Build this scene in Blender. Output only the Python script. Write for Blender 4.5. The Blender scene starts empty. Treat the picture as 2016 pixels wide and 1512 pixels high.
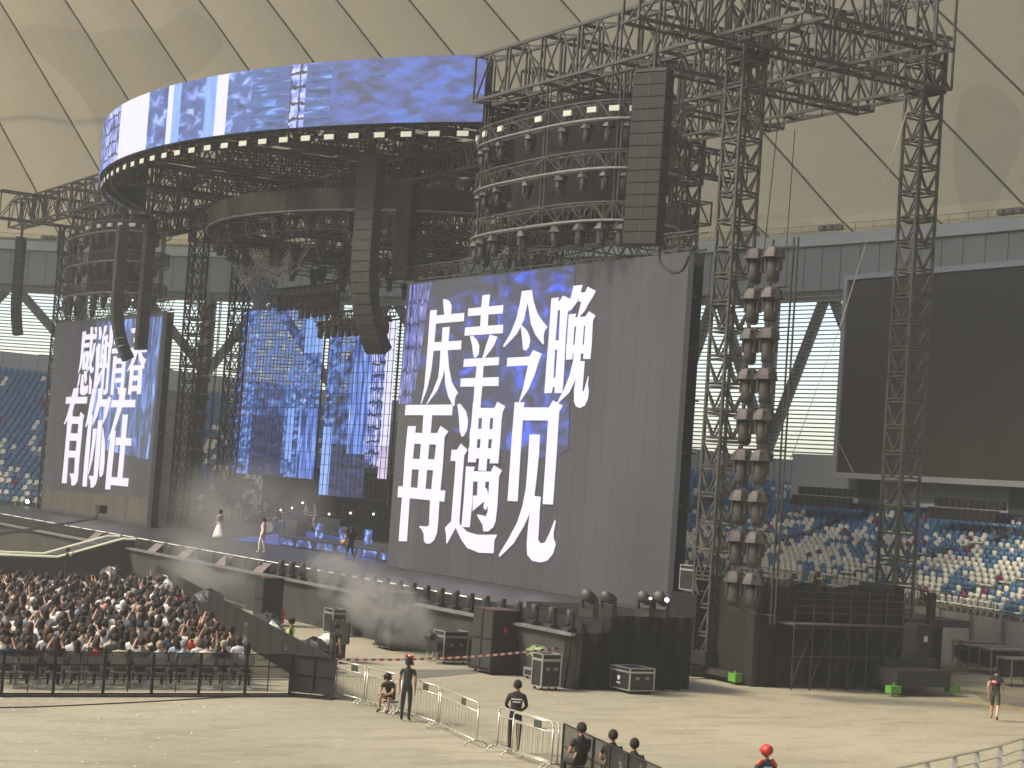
import bpy, bmesh, math, random
import numpy as np
from mathutils import Vector, Matrix
from mathutils.geometry import tessellate_polygon
random.seed(7); rnd = random.Random(11)
SC = bpy.context.scene
COL = SC.collection
# ------------------------------------------------------------------ camera
F, CX, CY, CH = 3700.0, 1008.0, 756.0, 6.7
_up = Vector((.07, -1, 191 / F)).normalized()
_nx = Vector((-2248, 34, F)); _nx = (_nx - _up * _nx.dot(_up)).normalized()
_X = -_nx; _Z = _up; _Y = _Z.cross(_X)
def c2w(v): return Vector((_X.dot(v), _Y.dot(v), _Z.dot(v)))
right, down, fwd = c2w(Vector((1, 0, 0))), c2w(Vector((0, 1, 0))), c2w(Vector((0, 0, 1)))
cd = bpy.data.cameras.new('camera'); cam = bpy.data.objects.new('camera', cd); COL.objects.link(cam)
m = Matrix((right, -down, -fwd)).transposed().to_4x4(); m.translation = Vector((0, 0, CH)); cam.matrix_world = m
cd.sensor_fit = 'HORIZONTAL'; cd.sensor_width = 36; cd.lens = 36 * F / 2016; cd.clip_start = .5; cd.clip_end = 4000
SC.camera = cam
CAMP = Vector((0, 0, CH))
def ray(px, py): return c2w(Vector((px - CX, py - CY, F)).normalized())
def onz(px, py, z=0): d = ray(px, py); return CAMP + d * ((z - CH) / d.z)
def ony(px, py, y): d = ray(px, py); return CAMP + d * (y / d.y)
def onx(px, py, x): d = ray(px, py); return CAMP + d * (x / d.x)
# ------------------------------------------------------------------ world, sun, exposure
SUN_EL, SUN_AZ = math.radians(46), math.radians(200)     # azimuth measured from +Y clockwise
w = bpy.data.worlds.new('World'); SC.world = w; w.use_nodes = True
nt = w.node_tree; nt.nodes.clear()
sky = nt.nodes.new('ShaderNodeTexSky'); sky.sky_type = 'NISHITA'; sky.sun_disc = False
sky.sun_elevation = SUN_EL; sky.sun_rotation = SUN_AZ; sky.air_density = 1.0; sky.dust_density = 1.6; sky.ozone_density = .6
bg = nt.nodes.new('ShaderNodeBackground'); bg.inputs[1].default_value = .15
wo = nt.nodes.new('ShaderNodeOutputWorld')
nt.links.new(sky.outputs[0], bg.inputs[0]); nt.links.new(bg.outputs[0], wo.inputs[0])
sd = bpy.data.lights.new('sun', 'SUN'); sd.energy = 2.6; sd.angle = math.radians(12); sd.color = (1, .88, .66)
so = bpy.data.objects.new('sun', sd); COL.objects.link(so)
dirv = Vector((math.sin(SUN_AZ) * math.cos(SUN_EL), math.cos(SUN_AZ) * math.cos(SUN_EL), math.sin(SUN_EL)))
so.rotation_euler = dirv.to_track_quat('Z', 'Y').to_euler(); so.location = (0, 0, 200)
SC.view_settings.view_transform = 'Standard'; SC.view_settings.look = 'None'
SC.view_settings.exposure = 1.05; SC.view_settings.gamma = 1
SC.render.engine = 'CYCLES'
cy = SC.cycles; cy.use_denoising = True; cy.max_bounces = 6; cy.diffuse_bounces = 3; cy.glossy_bounces = 2
cy.transmission_bounces = 3; cy.transparent_max_bounces = 12; cy.volume_bounces = 0; cy.caustics_reflective = False
cy.caustics_refractive = False; cy.volume_step_rate = 3; cy.volume_max_steps = 64
# ------------------------------------------------------------------ materials
MATS = {}
def mat(name, col, rough=.7, metal=0., emit=None, es=0., spec=.4):
    if name in MATS: return MATS[name]
    m = bpy.data.materials.new(name); m.use_nodes = True
    b = m.node_tree.nodes['Principled BSDF']
    b.inputs['Base Color'].default_value = (*col, 1); b.inputs['Roughness'].default_value = rough
    b.inputs['Metallic'].default_value = metal; b.inputs['Specular IOR Level'].default_value = spec
    if emit: b.inputs['Emission Color'].default_value = (*emit, 1); b.inputs['Emission Strength'].default_value = es
    m['flat'] = 1; MATS[name] = m; return m
def noisy(m, scale=2., amt=.25, stretch=(1, 1, 1), bump=0., detail=4, coord='Object'):
    """break up the base colour of a flat material with object-space noise"""
    t = m.node_tree; b = t.nodes['Principled BSDF']; c = list(b.inputs['Base Color'].default_value)
    tc = t.nodes.new('ShaderNodeTexCoord'); mp = t.nodes.new('ShaderNodeMapping'); mp.inputs['Scale'].default_value = stretch
    n = t.nodes.new('ShaderNodeTexNoise'); n.inputs['Scale'].default_value = scale; n.inputs['Detail'].default_value = detail
    r = t.nodes.new('ShaderNodeValToRGB')
    r.color_ramp.elements[0].position = .3; r.color_ramp.elements[1].position = .7
    r.color_ramp.elements[0].color = (*[v * (1 - amt) for v in c[:3]], 1)
    r.color_ramp.elements[1].color = (*[min(1, v * (1 + amt)) for v in c[:3]], 1)
    L = t.links
    L.new(tc.outputs[coord], mp.inputs[0]); L.new(mp.outputs[0], n.inputs['Vector']); L.new(n.outputs[0], r.inputs[0])
    L.new(r.outputs[0], b.inputs['Base Color'])
    if bump:
        bp = t.nodes.new('ShaderNodeBump'); bp.inputs['Strength'].default_value = bump; bp.inputs['Distance'].default_value = .05
        L.new(n.outputs[0], bp.inputs['Height']); L.new(bp.outputs[0], b.inputs['Normal'])
    return m
steel = noisy(mat('truss_steel', (.085, .08, .07), .42, .35), 3, .35)
steel_d = noisy(mat('dark_steel', (.045, .043, .04), .55, .2), 3, .3)
silver = noisy(mat('silver_rim', (.26, .26, .25), .4, .5), 2, .2)
blk = noisy(mat('black_paint', (.018, .018, .018), .55), 5, .4)
cloth = noisy(mat('black_cloth', (.017, .017, .016), .95, spec=.15), 1.5, .35, (1, 1, .15), .4)
hoodm = noisy(mat('rain_hood', (.052, .041, .040), .6), 3, .5)
headm = noisy(mat('lamp_housing', (.045, .043, .038), .5), 5, .3)
lampw = mat('pale_lamp_face', (.50, .50, .42), .5, emit=(.8, .8, .6), es=.04)
pagrey = noisy(mat('speaker_grille', (.027, .025, .022), .75), 20, .3)
pagrey2 = mat('speaker_edge', (.075, .07, .062), .6)
skirtm = noisy(mat('stage_skirt', (.055, .054, .050), .85), .8, .25, (1, 1, .2))
deckm = noisy(mat('stage_deck', (.034, .034, .037), .42), .7, .25)
deck_top = deckm
galv = noisy(mat('galvanised_tube', (.55, .53, .45), .35, .45), 6, .15)
blackbar = mat('black_barrier_steel', (.025, .025, .024), .5)
concrete = noisy(mat('terrace_concrete', (.20, .195, .17), .85), .5, .2)
wallgrey = noisy(mat('wall_grey_panel', (.42, .44, .43), .7), .2, .06)
bandgrey = noisy(mat('band_grey_panel', (.29, .295, .27), .65), .2, .06)
white_strip = mat('white_strip', (.50, .52, .49), .5)
louvre_m = mat('louvre_slat', (.20, .20, .18), .6)
strutm = mat('strut_paint', (.17, .17, .155), .6)
seat_blue = noisy(mat('seat_blue', (.07, .20, .40), .5), 2, .2)
seat_white = noisy(mat('seat_white', (.80, .79, .71), .5), 2, .12)
seat_red = noisy(mat('seat_magenta', (.21, .02, .09), .5), 2, .2)
scorem = noisy(mat('scoreboard_face', (.034, .033, .029), .75), .3, .1)
green = mat('green_paint', (.11, .32, .035), .5)
redm = mat('red_paint', (.55, .04, .03), .5)
yellow = noisy(mat('yellow_line', (.50, .36, .08), .8), 2, .3)
casem = noisy(mat('case_laminate', (.022, .022, .021), .4), 3, .3)
whitem = mat('white_print', (.8, .8, .8), .6)
greenbag = noisy(mat('green_cover', (.20, .26, .12), .5), 6, .35, bump=.5)
plastic_w = noisy(mat('white_plastic_bag', (.6, .62, .6), .35), 6, .25, bump=.6)
skin_m = [mat('skin_' + n, c, .55) for n, c in (('fair', (.55, .33, .23)), ('tan', (.42, .24, .155)), ('deep', (.30, .165, .105)))]
hair_m = [noisy(mat('hair_' + n, c, .8), 25, .4) for n, c in (('black', (.014, .011, .010)), ('dark_brown', (.035, .020, .013)), ('brown', (.075, .040, .022)))]
def emis(name, cols, scale, stretch=(1, 1, 1), strength=1., lo=.3, hi=.7, detail=6, brick=None, alpha=None, dist=0., rot=(0,0,0)):
    """LED picture content: noise through a colour ramp, lit; alpha<1 makes the see-through mesh screens"""
    m = bpy.data.materials.new(name); m.use_nodes = True; t = m.node_tree; t.nodes.clear(); L = t.links
    N = t.nodes.new
    out = N('ShaderNodeOutputMaterial'); b = N('ShaderNodeBsdfPrincipled'); b.inputs['Base Color'].default_value = (.02, .02, .02, 1)
    b.inputs['Roughness'].default_value = .6
    tc = N('ShaderNodeTexCoord'); mp = N('ShaderNodeMapping'); mp.inputs['Scale'].default_value = stretch; mp.inputs['Rotation'].default_value = rot
    n = N('ShaderNodeTexNoise'); n.inputs['Scale'].default_value = scale; n.inputs['Detail'].default_value = detail; n.inputs['Distortion'].default_value = dist
    r = N('ShaderNodeValToRGB'); k = len(cols)
    while len(r.color_ramp.elements) < k: r.color_ramp.elements.new(.5)
    for i, c in enumerate(cols):
        e = r.color_ramp.elements[i]; e.position = lo + (hi - lo) * i / (k - 1); e.color = (*c, 1)
    L.new(tc.outputs['Object'], mp.inputs[0]); L.new(mp.outputs[0], n.inputs['Vector']); L.new(n.outputs[0], r.inputs[0])
    colr = r.outputs[0]
    if brick:
        sx, sz, gap = brick
        sp = N('ShaderNodeSeparateXYZ'); L.new(tc.outputs['Object'], sp.inputs[0])
        def cell(o, s, jitter=None):
            mu = N('ShaderNodeMath'); mu.operation = 'MULTIPLY'; mu.inputs[1].default_value = 1 / s; L.new(o, mu.inputs[0])
            ad = N('ShaderNodeMath'); ad.operation = 'ADD'; L.new(mu.outputs[0], ad.inputs[0]); L.new(n.outputs[0], ad.inputs[1])
            fr = N('ShaderNodeMath'); fr.operation = 'FRACT'; L.new(ad.outputs[0], fr.inputs[0])
            g = N('ShaderNodeMath'); g.operation = 'GREATER_THAN'; g.inputs[1].default_value = gap; L.new(fr.outputs[0], g.inputs[0]); return g.outputs[0]
        a, c2 = cell(sp.outputs[0], sx), cell(sp.outputs[2], sz)
        mu = N('ShaderNodeMath'); mu.operation = 'MULTIPLY'; L.new(a, mu.inputs[0]); L.new(c2, mu.inputs[1])
        mx = N('ShaderNodeMixRGB'); mx.inputs[1].default_value = (.008, .012, .05, 1); L.new(mu.outputs[0], mx.inputs[0]); L.new(colr, mx.inputs[2]); colr = mx.outputs[0]
    L.new(colr, b.inputs['Emission Color']); b.inputs['Emission Strength'].default_value = strength
    if alpha is not None:
        tr = N('ShaderNodeBsdfTransparent'); mix = N('ShaderNodeMixShader')
        mr = N('ShaderNodeMapRange'); mr.inputs['From Min'].default_value = .35; mr.inputs['From Max'].default_value = .6
        mr.inputs['To Min'].default_value = alpha[0]; mr.inputs['To Max'].default_value = alpha[1]
        L.new(n.outputs[0], mr.inputs[0]); L.new(mr.outputs[0], mix.inputs[0]); L.new(tr.outputs[0], mix.inputs[1]); L.new(b.outputs[0], mix.inputs[2])
        L.new(mix.outputs[0], out.inputs[0])
    else: L.new(b.outputs[0], out.inputs[0])
    MATS[name] = m; return m
E_gain = .68
NAVY, BLUE, SKY, PALE = (.018, .028, .068), (.048, .105, .29), (.12, .27, .62), (.40, .52, .80)
e_stone = emis('led_blue_stone', [NAVY, (.05, .09, .30), BLUE, (.2, .3, .75), PALE], 1.1, (1, 1, 1.8), E_gain, .32, .72, 7, dist=.6)
e_brick = emis('led_blue_brick', [(.05, .07, .2), (.12, .2, .6), (.4, .45, .8), (.55, .55, .75)], 1.6, (1, 1, 1), E_gain, .35, .65, 6, brick=(.55, .75, .18), dist=.3)
e_diag = emis('led_blue_diagonal', [(.02, .03, .10), (.04, .085, .27), BLUE, (.14, .30, .80)], .9, (1, 1, 6), E_gain, .35, .68, 5, dist=.3, rot=(0, .7, 0))
e_blotch = emis('led_blue_blotch', [(.04, .05, .12), (.05, .08, .26), (.06, .12, .42), (.06, .16, .62)], .9, (1, 1, 2.6), E_gain, .36, .72, 9, dist=.45, rot=(0, .7, 0))
e_streak = emis('led_blue_streak', [(.02, .03, .09), (.06, .12, .4), (.16, .3, .8), (.5, .65, 1)], 1.1, (2.2, 2.2, .35), E_gain, .33, .7, 7, dist=.5)
e_white = emis('led_lavender', [(.76, .76, .98), (.82, .80, 1.0)], 1, strength=.54)
e_white2 = emis('led_letter_white', [(.83, .79, .97), (.90, .86, 1.0)], 2, strength=.55)
e_light = emis('led_light_blue', [(.14, .28, .75), (.3, .5, .95)], .8, (3, 3, .4), .6)
e_grey = emis('led_dark_grey', [(.018, .018, .022), (.036, .035, .038)], .25, (1, 1, .3), .9, .35, .65, 3)
e_smear = emis('led_blue_smear', [(.030, .030, .034), (.030, .032, .05), (.035, .05, .17), (.05, .11, .75)], .42, (1, 1, 2.5), .9, .36, .74, 7, dist=1.2, rot=(0, .6, 0))
e_smear2 = emis('led_blue_flow', [(.045, .05, .065), (.05, .07, .14), (.09, .15, .38), (.25, .4, .9)], .8, (2.4, 2.4, .5), .9, .38, .72, 7, dist=1.)
e_gold = emis('painted_gold_reflection', [(.05, .045, .035), (.13, .105, .065)], .5, (3, 3, .3), .5, .3, .7)  # warm reflection at the foot of the left screen, painted as emission
e_mesh1 = emis('led_mesh_blue', [(.015, .025, .08), (.04, .09, .28), (.09, .20, .55), (.34, .46, .8)], 1.1, (1, 1, 2.5), E_gain, .33, .7, 7, alpha=(.45, .93), dist=.5)
e_mesh2 = emis('led_mesh_thin', [(.02, .03, .08), (.04, .08, .26), (.12, .24, .6)], .8, (1, 1, 2), .7, .35, .7, 6, alpha=(.22, .8))
e_dark = emis('led_mesh_dark', [(.008, .01, .03), (.03, .045, .14)], 1.2, (1, 1, 2), .8, .3, .7, alpha=(.5, .85))
# ------------------------------------------------------------------ mesh builder
class MB:
    def __init__(s): s.v = []; s.f = []; s.mi = []; s.cur = 0; s.smooth = False
    def add(s, vs, fs):
        o = len(s.v); s.v += [tuple(v) for v in vs]; s.f += [tuple(i + o for i in f) for f in fs]; s.mi += [s.cur] * len(fs)
    def box(s, c, sz, rz=0., M=None):
        hx, hy, hz = sz[0] / 2, sz[1] / 2, sz[2] / 2; cs, sn = math.cos(rz), math.sin(rz)
        vs = []
        for x, y, z in ((-1,-1,-1),(1,-1,-1),(1,1,-1),(-1,1,-1),(-1,-1,1),(1,-1,1),(1,1,1),(-1,1,1)):
            a, b, d = x*hx, y*hy, z*hz; vs.append(Vector((c[0]+a*cs-b*sn, c[1]+a*sn+b*cs, c[2]+d)))
        if M is not None: vs = [M @ v for v in vs]
        s.add(vs, [(0,3,2,1),(4,5,6,7),(0,1,5,4),(1,2,6,5),(2,3,7,6),(3,0,4,7)])
    def bar(s, a, b, r, n=4, r2=None, caps=True):
        a = Vector(a); b = Vector(b); d = b - a
        if d.length < 1e-6: return
        d.normalize(); u = d.cross(Vector((0, 0, 1)))
        if u.length < .05: u = d.cross(Vector((1, 0, 0)))
        u.normalize(); v = d.cross(u); r2 = r if r2 is None else r2; vs = []
        for P, R in ((a, r), (b, r2)):
            for i in range(n):
                t = 2 * math.pi * (i + .5) / n; vs.append(P + (u * math.cos(t) + v * math.sin(t)) * R)
        fs = [(i, (i + 1) % n, n + (i + 1) % n, n + i) for i in range(n)]
        if caps: fs += [tuple(range(n))[::-1], tuple(range(n, 2 * n))]
        s.add(vs, fs)
    def path(s, pts, r, n=4):
        for a, b in zip(pts, pts[1:]): s.bar(a, b, r, n)
    def lathe(s, prof, c=(0, 0, 0), n=10, M=None):
        vs = []; fs = []
        for r, z in prof:
            for i in range(n):
                t = 2 * math.pi * i / n; v = Vector((c[0] + r * math.cos(t), c[1] + r * math.sin(t), c[2] + z)); vs.append(M @ v if M else v)
        for j in range(len(prof) - 1):
            for i in range(n): fs.append((j*n+i, j*n+(i+1)%n, (j+1)*n+(i+1)%n, (j+1)*n+i))
        fs += [tuple(range(n))[::-1], tuple(range((len(prof)-1)*n, len(prof)*n))]
        s.add(vs, fs)
    def quad(s, a, b, c, d): s.add([a, b, c, d], [(0, 1, 2, 3)])
    def poly(s, pts):
        pts = [Vector(p) for p in pts]; tri = tessellate_polygon([pts]); s.add(pts, [tuple(t) for t in tri])
    def sphere(s, c, r, n=8, m=6):
        prof = []; c = Vector(c); r = Vector(r) if hasattr(r, '__len__') else Vector((r, r, r)); vs = []; fs = []
        for j in range(m + 1):
            ph = math.pi * j / m
            for i in range(n):
                t = 2 * math.pi * i / n; vs.append(c + Vector((r.x*math.sin(ph)*math.cos(t), r.y*math.sin(ph)*math.sin(t), r.z*math.cos(ph))))
        for j in range(m):
            for i in range(n): fs.append((j*n+i, (j+1)*n+i, (j+1)*n+(i+1)%n, j*n+(i+1)%n))
        s.add(vs, fs)
    def mesh(s, name, mats):
        me = bpy.data.meshes.new(name); me.from_pydata(s.v, [], s.f)
        for mt in (mats if isinstance(mats, (list, tuple)) else [mats]): me.materials.append(mt)
        me.polygons.foreach_set('material_index', s.mi)
        if s.smooth: me.polygons.foreach_set('use_smooth', [True] * len(me.polygons))
        me.update(); return me
    def build(s, name, mats, parent=None, label=None, cat=None, group=None, kind=None, loc=None, rz=None):
        o = bpy.data.objects.new(name, s.mesh(name, mats)); COL.objects.link(o)
        if parent: o.parent = parent
        if loc is not None: o.location = loc
        if rz is not None: o.rotation_euler.z = rz
        tag(o, label, cat, group, kind); return o
def tag(o, label=None, cat=None, group=None, kind=None):
    if label: o['label'] = label
    if cat: o['category'] = cat
    if group: o['group'] = group
    if kind: o['kind'] = kind
    return o
def thing(name, label, cat, loc=(0, 0, 0), rz=0., group=None):
    o = bpy.data.objects.new(name, None); COL.objects.link(o); o.location = loc; o.rotation_euler = (0, 0, rz); o.empty_display_size = .2
    return tag(o, label, cat, group)
def dup(root, loc, rz=None, label=None, group=None, rot=None):
    r = root.copy(); COL.objects.link(r); r.location = loc
    if rz is not None: r.rotation_euler.z = rz
    if rot is not None: r.rotation_euler = rot
    if label: r['label'] = label
    if group: r['group'] = group
    for ch in list(root.children):
        c = ch.copy(); COL.objects.link(c); c.parent = r
        for g in list(ch.children): d = g.copy(); COL.objects.link(d); d.parent = c
    return r
ORD = 'first second third fourth fifth sixth seventh eighth ninth tenth eleventh twelfth thirteenth fourteenth fifteenth sixteenth seventeenth eighteenth nineteenth twentieth'.split()
TENS = {2: 'twenty', 3: 'thirty', 4: 'forty', 5: 'fifty'}
def nth(i):
    if i < 20: return ORD[i]
    t, u = divmod(i + 1, 10)
    return {2: 'twentieth', 3: 'thirtieth', 4: 'fortieth', 5: 'fiftieth'}[t] if u == 0 else TENS[t] + '-' + ORD[u - 1]
# ------------------------------------------------------------------ ground
def ground_mat():
    m = bpy.data.materials.new('field_floor'); m.use_nodes = True; t = m.node_tree; L = t.links; N = t.nodes.new; b = t.nodes['Principled BSDF']
    tc = N('ShaderNodeTexCoord')
    def nz(scale, st, det=5, dist=0.):
        mp = N('ShaderNodeMapping'); mp.inputs['Scale'].default_value = st; mp.inputs['Rotation'].default_value = (0, 0, .05)
        n = N('ShaderNodeTexNoise'); n.inputs['Scale'].default_value = scale; n.inputs['Detail'].default_value = det; n.inputs['Distortion'].default_value = dist
        L.new(tc.outputs['Object'], mp.inputs[0]); L.new(mp.outputs[0], n.inputs['Vector']); return n
    a = nz(.10, (1, 1, 1), 4); bb = nz(1.2, (1.2, .35, 1), 6, .8); c = nz(7, (1, .5, 1), 4)
    r = N('ShaderNodeValToRGB'); r.color_ramp.elements[0].position = .35; r.color_ramp.elements[1].position = .68
    r.color_ramp.elements[0].color = (.285, .256, .182, 1); r.color_ramp.elements[1].color = (.37, .333, .238, 1)
    L.new(a.outputs[0], r.inputs[0])
    r2 = N('ShaderNodeValToRGB'); r2.color_ramp.elements[0].position = .34; r2.color_ramp.elements[1].position = .52
    r2.color_ramp.elements[0].color = (.80, .80, .80, 1); r2.color_ramp.elements[1].color = (1, 1, 1, 1); L.new(bb.outputs[0], r2.inputs[0])
    r3 = N('ShaderNodeValToRGB'); r3.color_ramp.elements[0].position = .35; r3.color_ramp.elements[1].position = .55
    r3.color_ramp.elements[0].color = (.86, .86, .86, 1); r3.color_ramp.elements[1].color = (1, 1, 1, 1); L.new(c.outputs[0], r3.inputs[0])
    m1 = N('ShaderNodeMixRGB'); m1.blend_type = 'MULTIPLY'; m1.inputs[0].default_value = 1; L.new(r.outputs[0], m1.inputs[1]); L.new(r2.outputs[0], m1.inputs[2])
    m2 = N('ShaderNodeMixRGB'); m2.blend_type = 'MULTIPLY'; m2.inputs[0].default_value = 1; L.new(m1.outputs[0], m2.inputs[1]); L.new(r3.outputs[0], m2.inputs[2])
    L.new(m2.outputs[0], b.inputs['Base Color']); b.inputs['Roughness'].default_value = .8
    bp = N('ShaderNodeBump'); bp.inputs['Strength'].default_value = .5; bp.inputs['Distance'].default_value = .06
    L.new(bb.outputs[0], bp.inputs['Height']); L.new(bp.outputs[0], b.inputs['Normal'])
    return m
g = MB(); g.quad((-900, -900, 0), (900, -900, 0), (900, 900, 0), (-900, 900, 0))
g.build('ground', ground_mat(), kind='structure', label='beige concrete field floor with faint streaks and wrinkles', cat='ground')
# painted yellow line right of the stage
a, b_ = onz(1868, 1377), onz(2040, 1402)
def strip(name, p, q, w_, z, mt, label):
    d = (q - p).normalized(); n = Vector((-d.y, d.x, 0)) * w_ / 2; s = MB()
    s.quad(*[Vector((v.x, v.y, z)) for v in (p - n, q - n, q + n, p + n)]); return s.build(name, mt, label=label, cat='line', kind='structure')
strip('floor_marking', a, b_, .42, .004, yellow, 'worn yellow painted line on the floor at far right')
s_ = MB(); s_.poly([onz(x, y, .008) for x, y in ((1912, 1361), (2050, 1378), (2050, 1397), (1938, 1380))])
s_.build('floor_mat', noisy(mat('brown_mat', (.17, .14, .105), .9), 3, .2), kind='structure', label='brown floor sheet beside the yellow line', cat='mat')
# ------------------------------------------------------------------ stadium: curves
def catmull(P, n):
    out = []; P = [Vector((*p, 0)) if len(p) == 2 else Vector(p) for p in P]
    Q = [P[0] * 2 - P[1]] + P + [P[-1] * 2 - P[-2]]
    for i in range(1, len(Q) - 2):
        for k in range(n):
            t = k / n; a, b, c, d = Q[i-1], Q[i], Q[i+1], Q[i+2]
            out.append(.5 * ((2*b) + (c-a)*t + (2*a-5*b+4*c-d)*t*t + (3*b-a-3*c+d)*t**3))
    out.append(P[-1]); return out
NS = 14
WP = catmull([(-188, 12, 15.5), (-177, 34, 15.5), (-163, 53, 14.8), (-143, 68.5, 13.2), (-122, 78.5, 11), (-104, 83.5, 9.6), (-80, 86, 9.3), (-52, 85, 9.3), (-20, 80, 9.3)], NS)
FP = catmull([(-152, 8, 14), (-147, 30, 14), (-144, 45, 13), (-134, 55, 11.5), (-116, 62.5, 9.2), (-98, 66, 7.6), (-81, 65.5, 7.2), (-64, 62.8, 7.1), (-46, 58, 7.1)], NS)
NST = len(WP)
ZT, ZB0, ZB1, ZS1 = 21.2, 21.2, 24.3, 25.1
stad = thing('stadium', 'grey stadium bowl with louvred windows and beige fabric roof', 'stadium', (-100, 70, 0))
def reparent(o): o.parent = stad; o.location = (100, -70, 0); return o
def loft(rows, mt, name, par=True, smooth=False):
    s = MB(); n = len(rows[0]); s.smooth = smooth
    vs = [p for r in rows for p in r]; fs = [(j*n+i, j*n+i+1, (j+1)*n+i+1, (j+1)*n+i) for j in range(len(rows)-1) for i in range(n-1)]
    s.add(vs, fs); o = s.build(name, mt); return reparent(o) if par else o
def at(P, z, inward=0., C=Vector((-96, -20, 0))):
    d = (C - Vector((P.x, P.y, 0))).normalized(); return Vector((P.x + d.x*inward, P.y + d.y*inward, z))
# grey band, fascia strip, soffit
loft([[at(p, ZB0) for p in WP], [at(p, ZB1) for p in WP]], bandgrey, 'upper_wall')
loft([[at(p, ZB1, .0) for p in WP], [at(p, ZB1, .35) for p in WP], [at(p, ZS1, .35) for p in WP], [at(p, ZS1, -.6) for p in WP]], white_strip, 'fascia')
loft([[at(p, ZB0 + .02) for p in WP], [at(p, ZB0 + .02, -2.5) for p in WP]], bandgrey, 'soffit')
s = MB()
for i in range(0, NST - 1, 1):                       # panel joints on the grey band
    p = WP[i]; s.bar(at(p, ZB0, .02), at(p, ZB1, .02), .02)
s.path([at(p, ZB0 + .01, .02) for p in WP], .02); reparent(s.build('panel_joint', mat('joint', (.10, .10, .095))))
# wall below windows
loft([[at(p, FP[i].z - .2, .0) for i, p in enumerate(WP)], [at(p, p.z) for p in WP]], wallgrey, 'lower_wall')
loft([[at(p, p.z) for p in WP], [at(p, p.z, -1.2) for p in WP]], wallgrey, 'window_ledge')
s = MB()
for i in range(0, NST - 1):
    p = WP[i]; s.bar(at(p, FP[i].z, .02), at(p, p.z, .02), .018)
s.path([at(p, p.z - .01, .02) for p in WP], .018); reparent(s.build('panel_joint', MATS['joint']))
# louvred windows, one panel per bay
bay = 7
for i0 in range(0, NST - 1, bay):
    i1 = min(i0 + bay, NST - 1); s = MB(); z = WP[i0].z
    zmin = min(p.z for p in WP[i0:i1+1]); nsl = int((ZT - zmin) / .29)
    for k in range(nsl):
        zz = ZT - .29 * k - .1
        for i in range(i0, i1):
            if zz < WP[i].z: continue
            a, b = at(WP[i], zz), at(WP[i+1], zz); a2, b2 = at(WP[i], zz + .02, -.07), at(WP[i+1], zz + .02, -.07)
            a3, b3 = at(WP[i], zz - .075, -.01), at(WP[i+1], zz - .075, -.01)
            s.quad(a, b, b2, a2); s.quad(a, b, b3, a3)
    o = s.build('louvre_window', louvre_m); reparent(o)
    p = WP[i0]; s = MB()
    s.bar(at(p, p.z - 1, -.5), at(p, ZT + .1, -.5), .55, 10); reparent(s.build('column', strutm))
    q = WP[i1]; s = MB()
    mid = WP[(i0 + i1) // 2]
    s.bar(at(p, p.z, -.6), at(mid, ZT, -.6), .42, 8); s.bar(at(mid, ZT, -1.0), at(q, q.z, -1.0), .42, 8)
    reparent(s.build('brace', strutm))
# frosted strip at the top of the windows
loft([[at(p, ZT - .75, -.2) for p in WP], [at(p, ZT, -.2) for p in WP]], mat('blind_box', (.30, .29, .24)), 'blind_box')
# terrace, rows, seats
ROWS = 25
def rowpt(i, j, f=0.):
    """station i, row j (0 front)"""
    a, b = FP[i], WP[i]; t = j / ROWS; g0 = .93
    x, y = a.x + (b.x - a.x) * t * g0, a.y + (b.y - a.y) * t * g0
    return Vector((x, y, 2.1 + (FP[i].z - 2.1) * t))
s = MB(); rowsL = []
for j in range(ROWS + 1):
    lo = [rowpt(i, j) for i in range(NST)]
    if j: rowsL.append([Vector((p.x, p.y, rowpt(i, j - 1).z)) for i, p in enumerate(lo)])
    rowsL.append(lo)
rowsL.append([at(p, FP[i].z) for i, p in enumerate(WP)])
loft(rowsL, concrete, 'terrace')
loft([[Vector((p.x, p.y, 0)) for p in FP], [Vector((p.x, p.y, 2.1)) for p in FP]], noisy(mat('front_wall_paint', (.235, .235, .215), .8), .5, .12), 'front_wall')
s = MB()
for i in range(0, NST, 2):
    p = FP[i]; q = at(p, 0, .15); s.bar((q.x, q.y, 0), (q.x, q.y, 2.25), .06)
    s.bar((q.x, q.y, 2.2), at(p, 2.2, -.1) + (FP[min(i+1, NST-1)] - p).normalized() * 0, .05)
s.path([at(p, 2.95, -.15) for p in FP], .03)
for p in FP[::1]: s.bar(at(p, 2.1, -.15), at(p, 2.95, -.15), .02)
reparent(s.build('front_rail', mat('rail_grey', (.16, .16, .15))))
def seat_mesh(mt, nm):
    s = MB(); s.smooth = True                                # a tip-up shell seat, front = +Y
    for k in range(6):
        pass
    prof = [(-.20, .42), (-.21, .58), (-.19, .69), (-.12, .74), (.12, .74), (.19, .69), (.21, .58), (.20, .42)]
    fr = [Vector((x, .03 + .05 * (1 - (x / .21) ** 2) * 0, z)) for x, z in prof]; bk = [Vector((x * .98, -.05, z)) for x, z in prof]
    n = len(prof); s.add(fr + bk, [tuple(range(n))[::-1], tuple(range(n, 2*n))] + [(i, (i+1) % n, n+(i+1) % n, n+i) for i in range(n)])
    s.box((0, .13, .40), (.40, .26, .09)); s.box((0, .0, .2), (.06, .10, .40))
    return s.mesh(nm, mt)
sm = {k: seat_mesh(mm, 'stadium_seat') for k, mm in (('blue', seat_blue), ('white', seat_white), ('magenta', seat_red))}
def proj(p):
    v = p - CAMP; z = v.dot(fwd); return (CX + F * v.dot(right) / z, CY + F * v.dot(down) / z, z)
seats = []
aisles = {20, 33, 41, 52, 61, 70, 79, 88, 96, 104}
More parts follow.
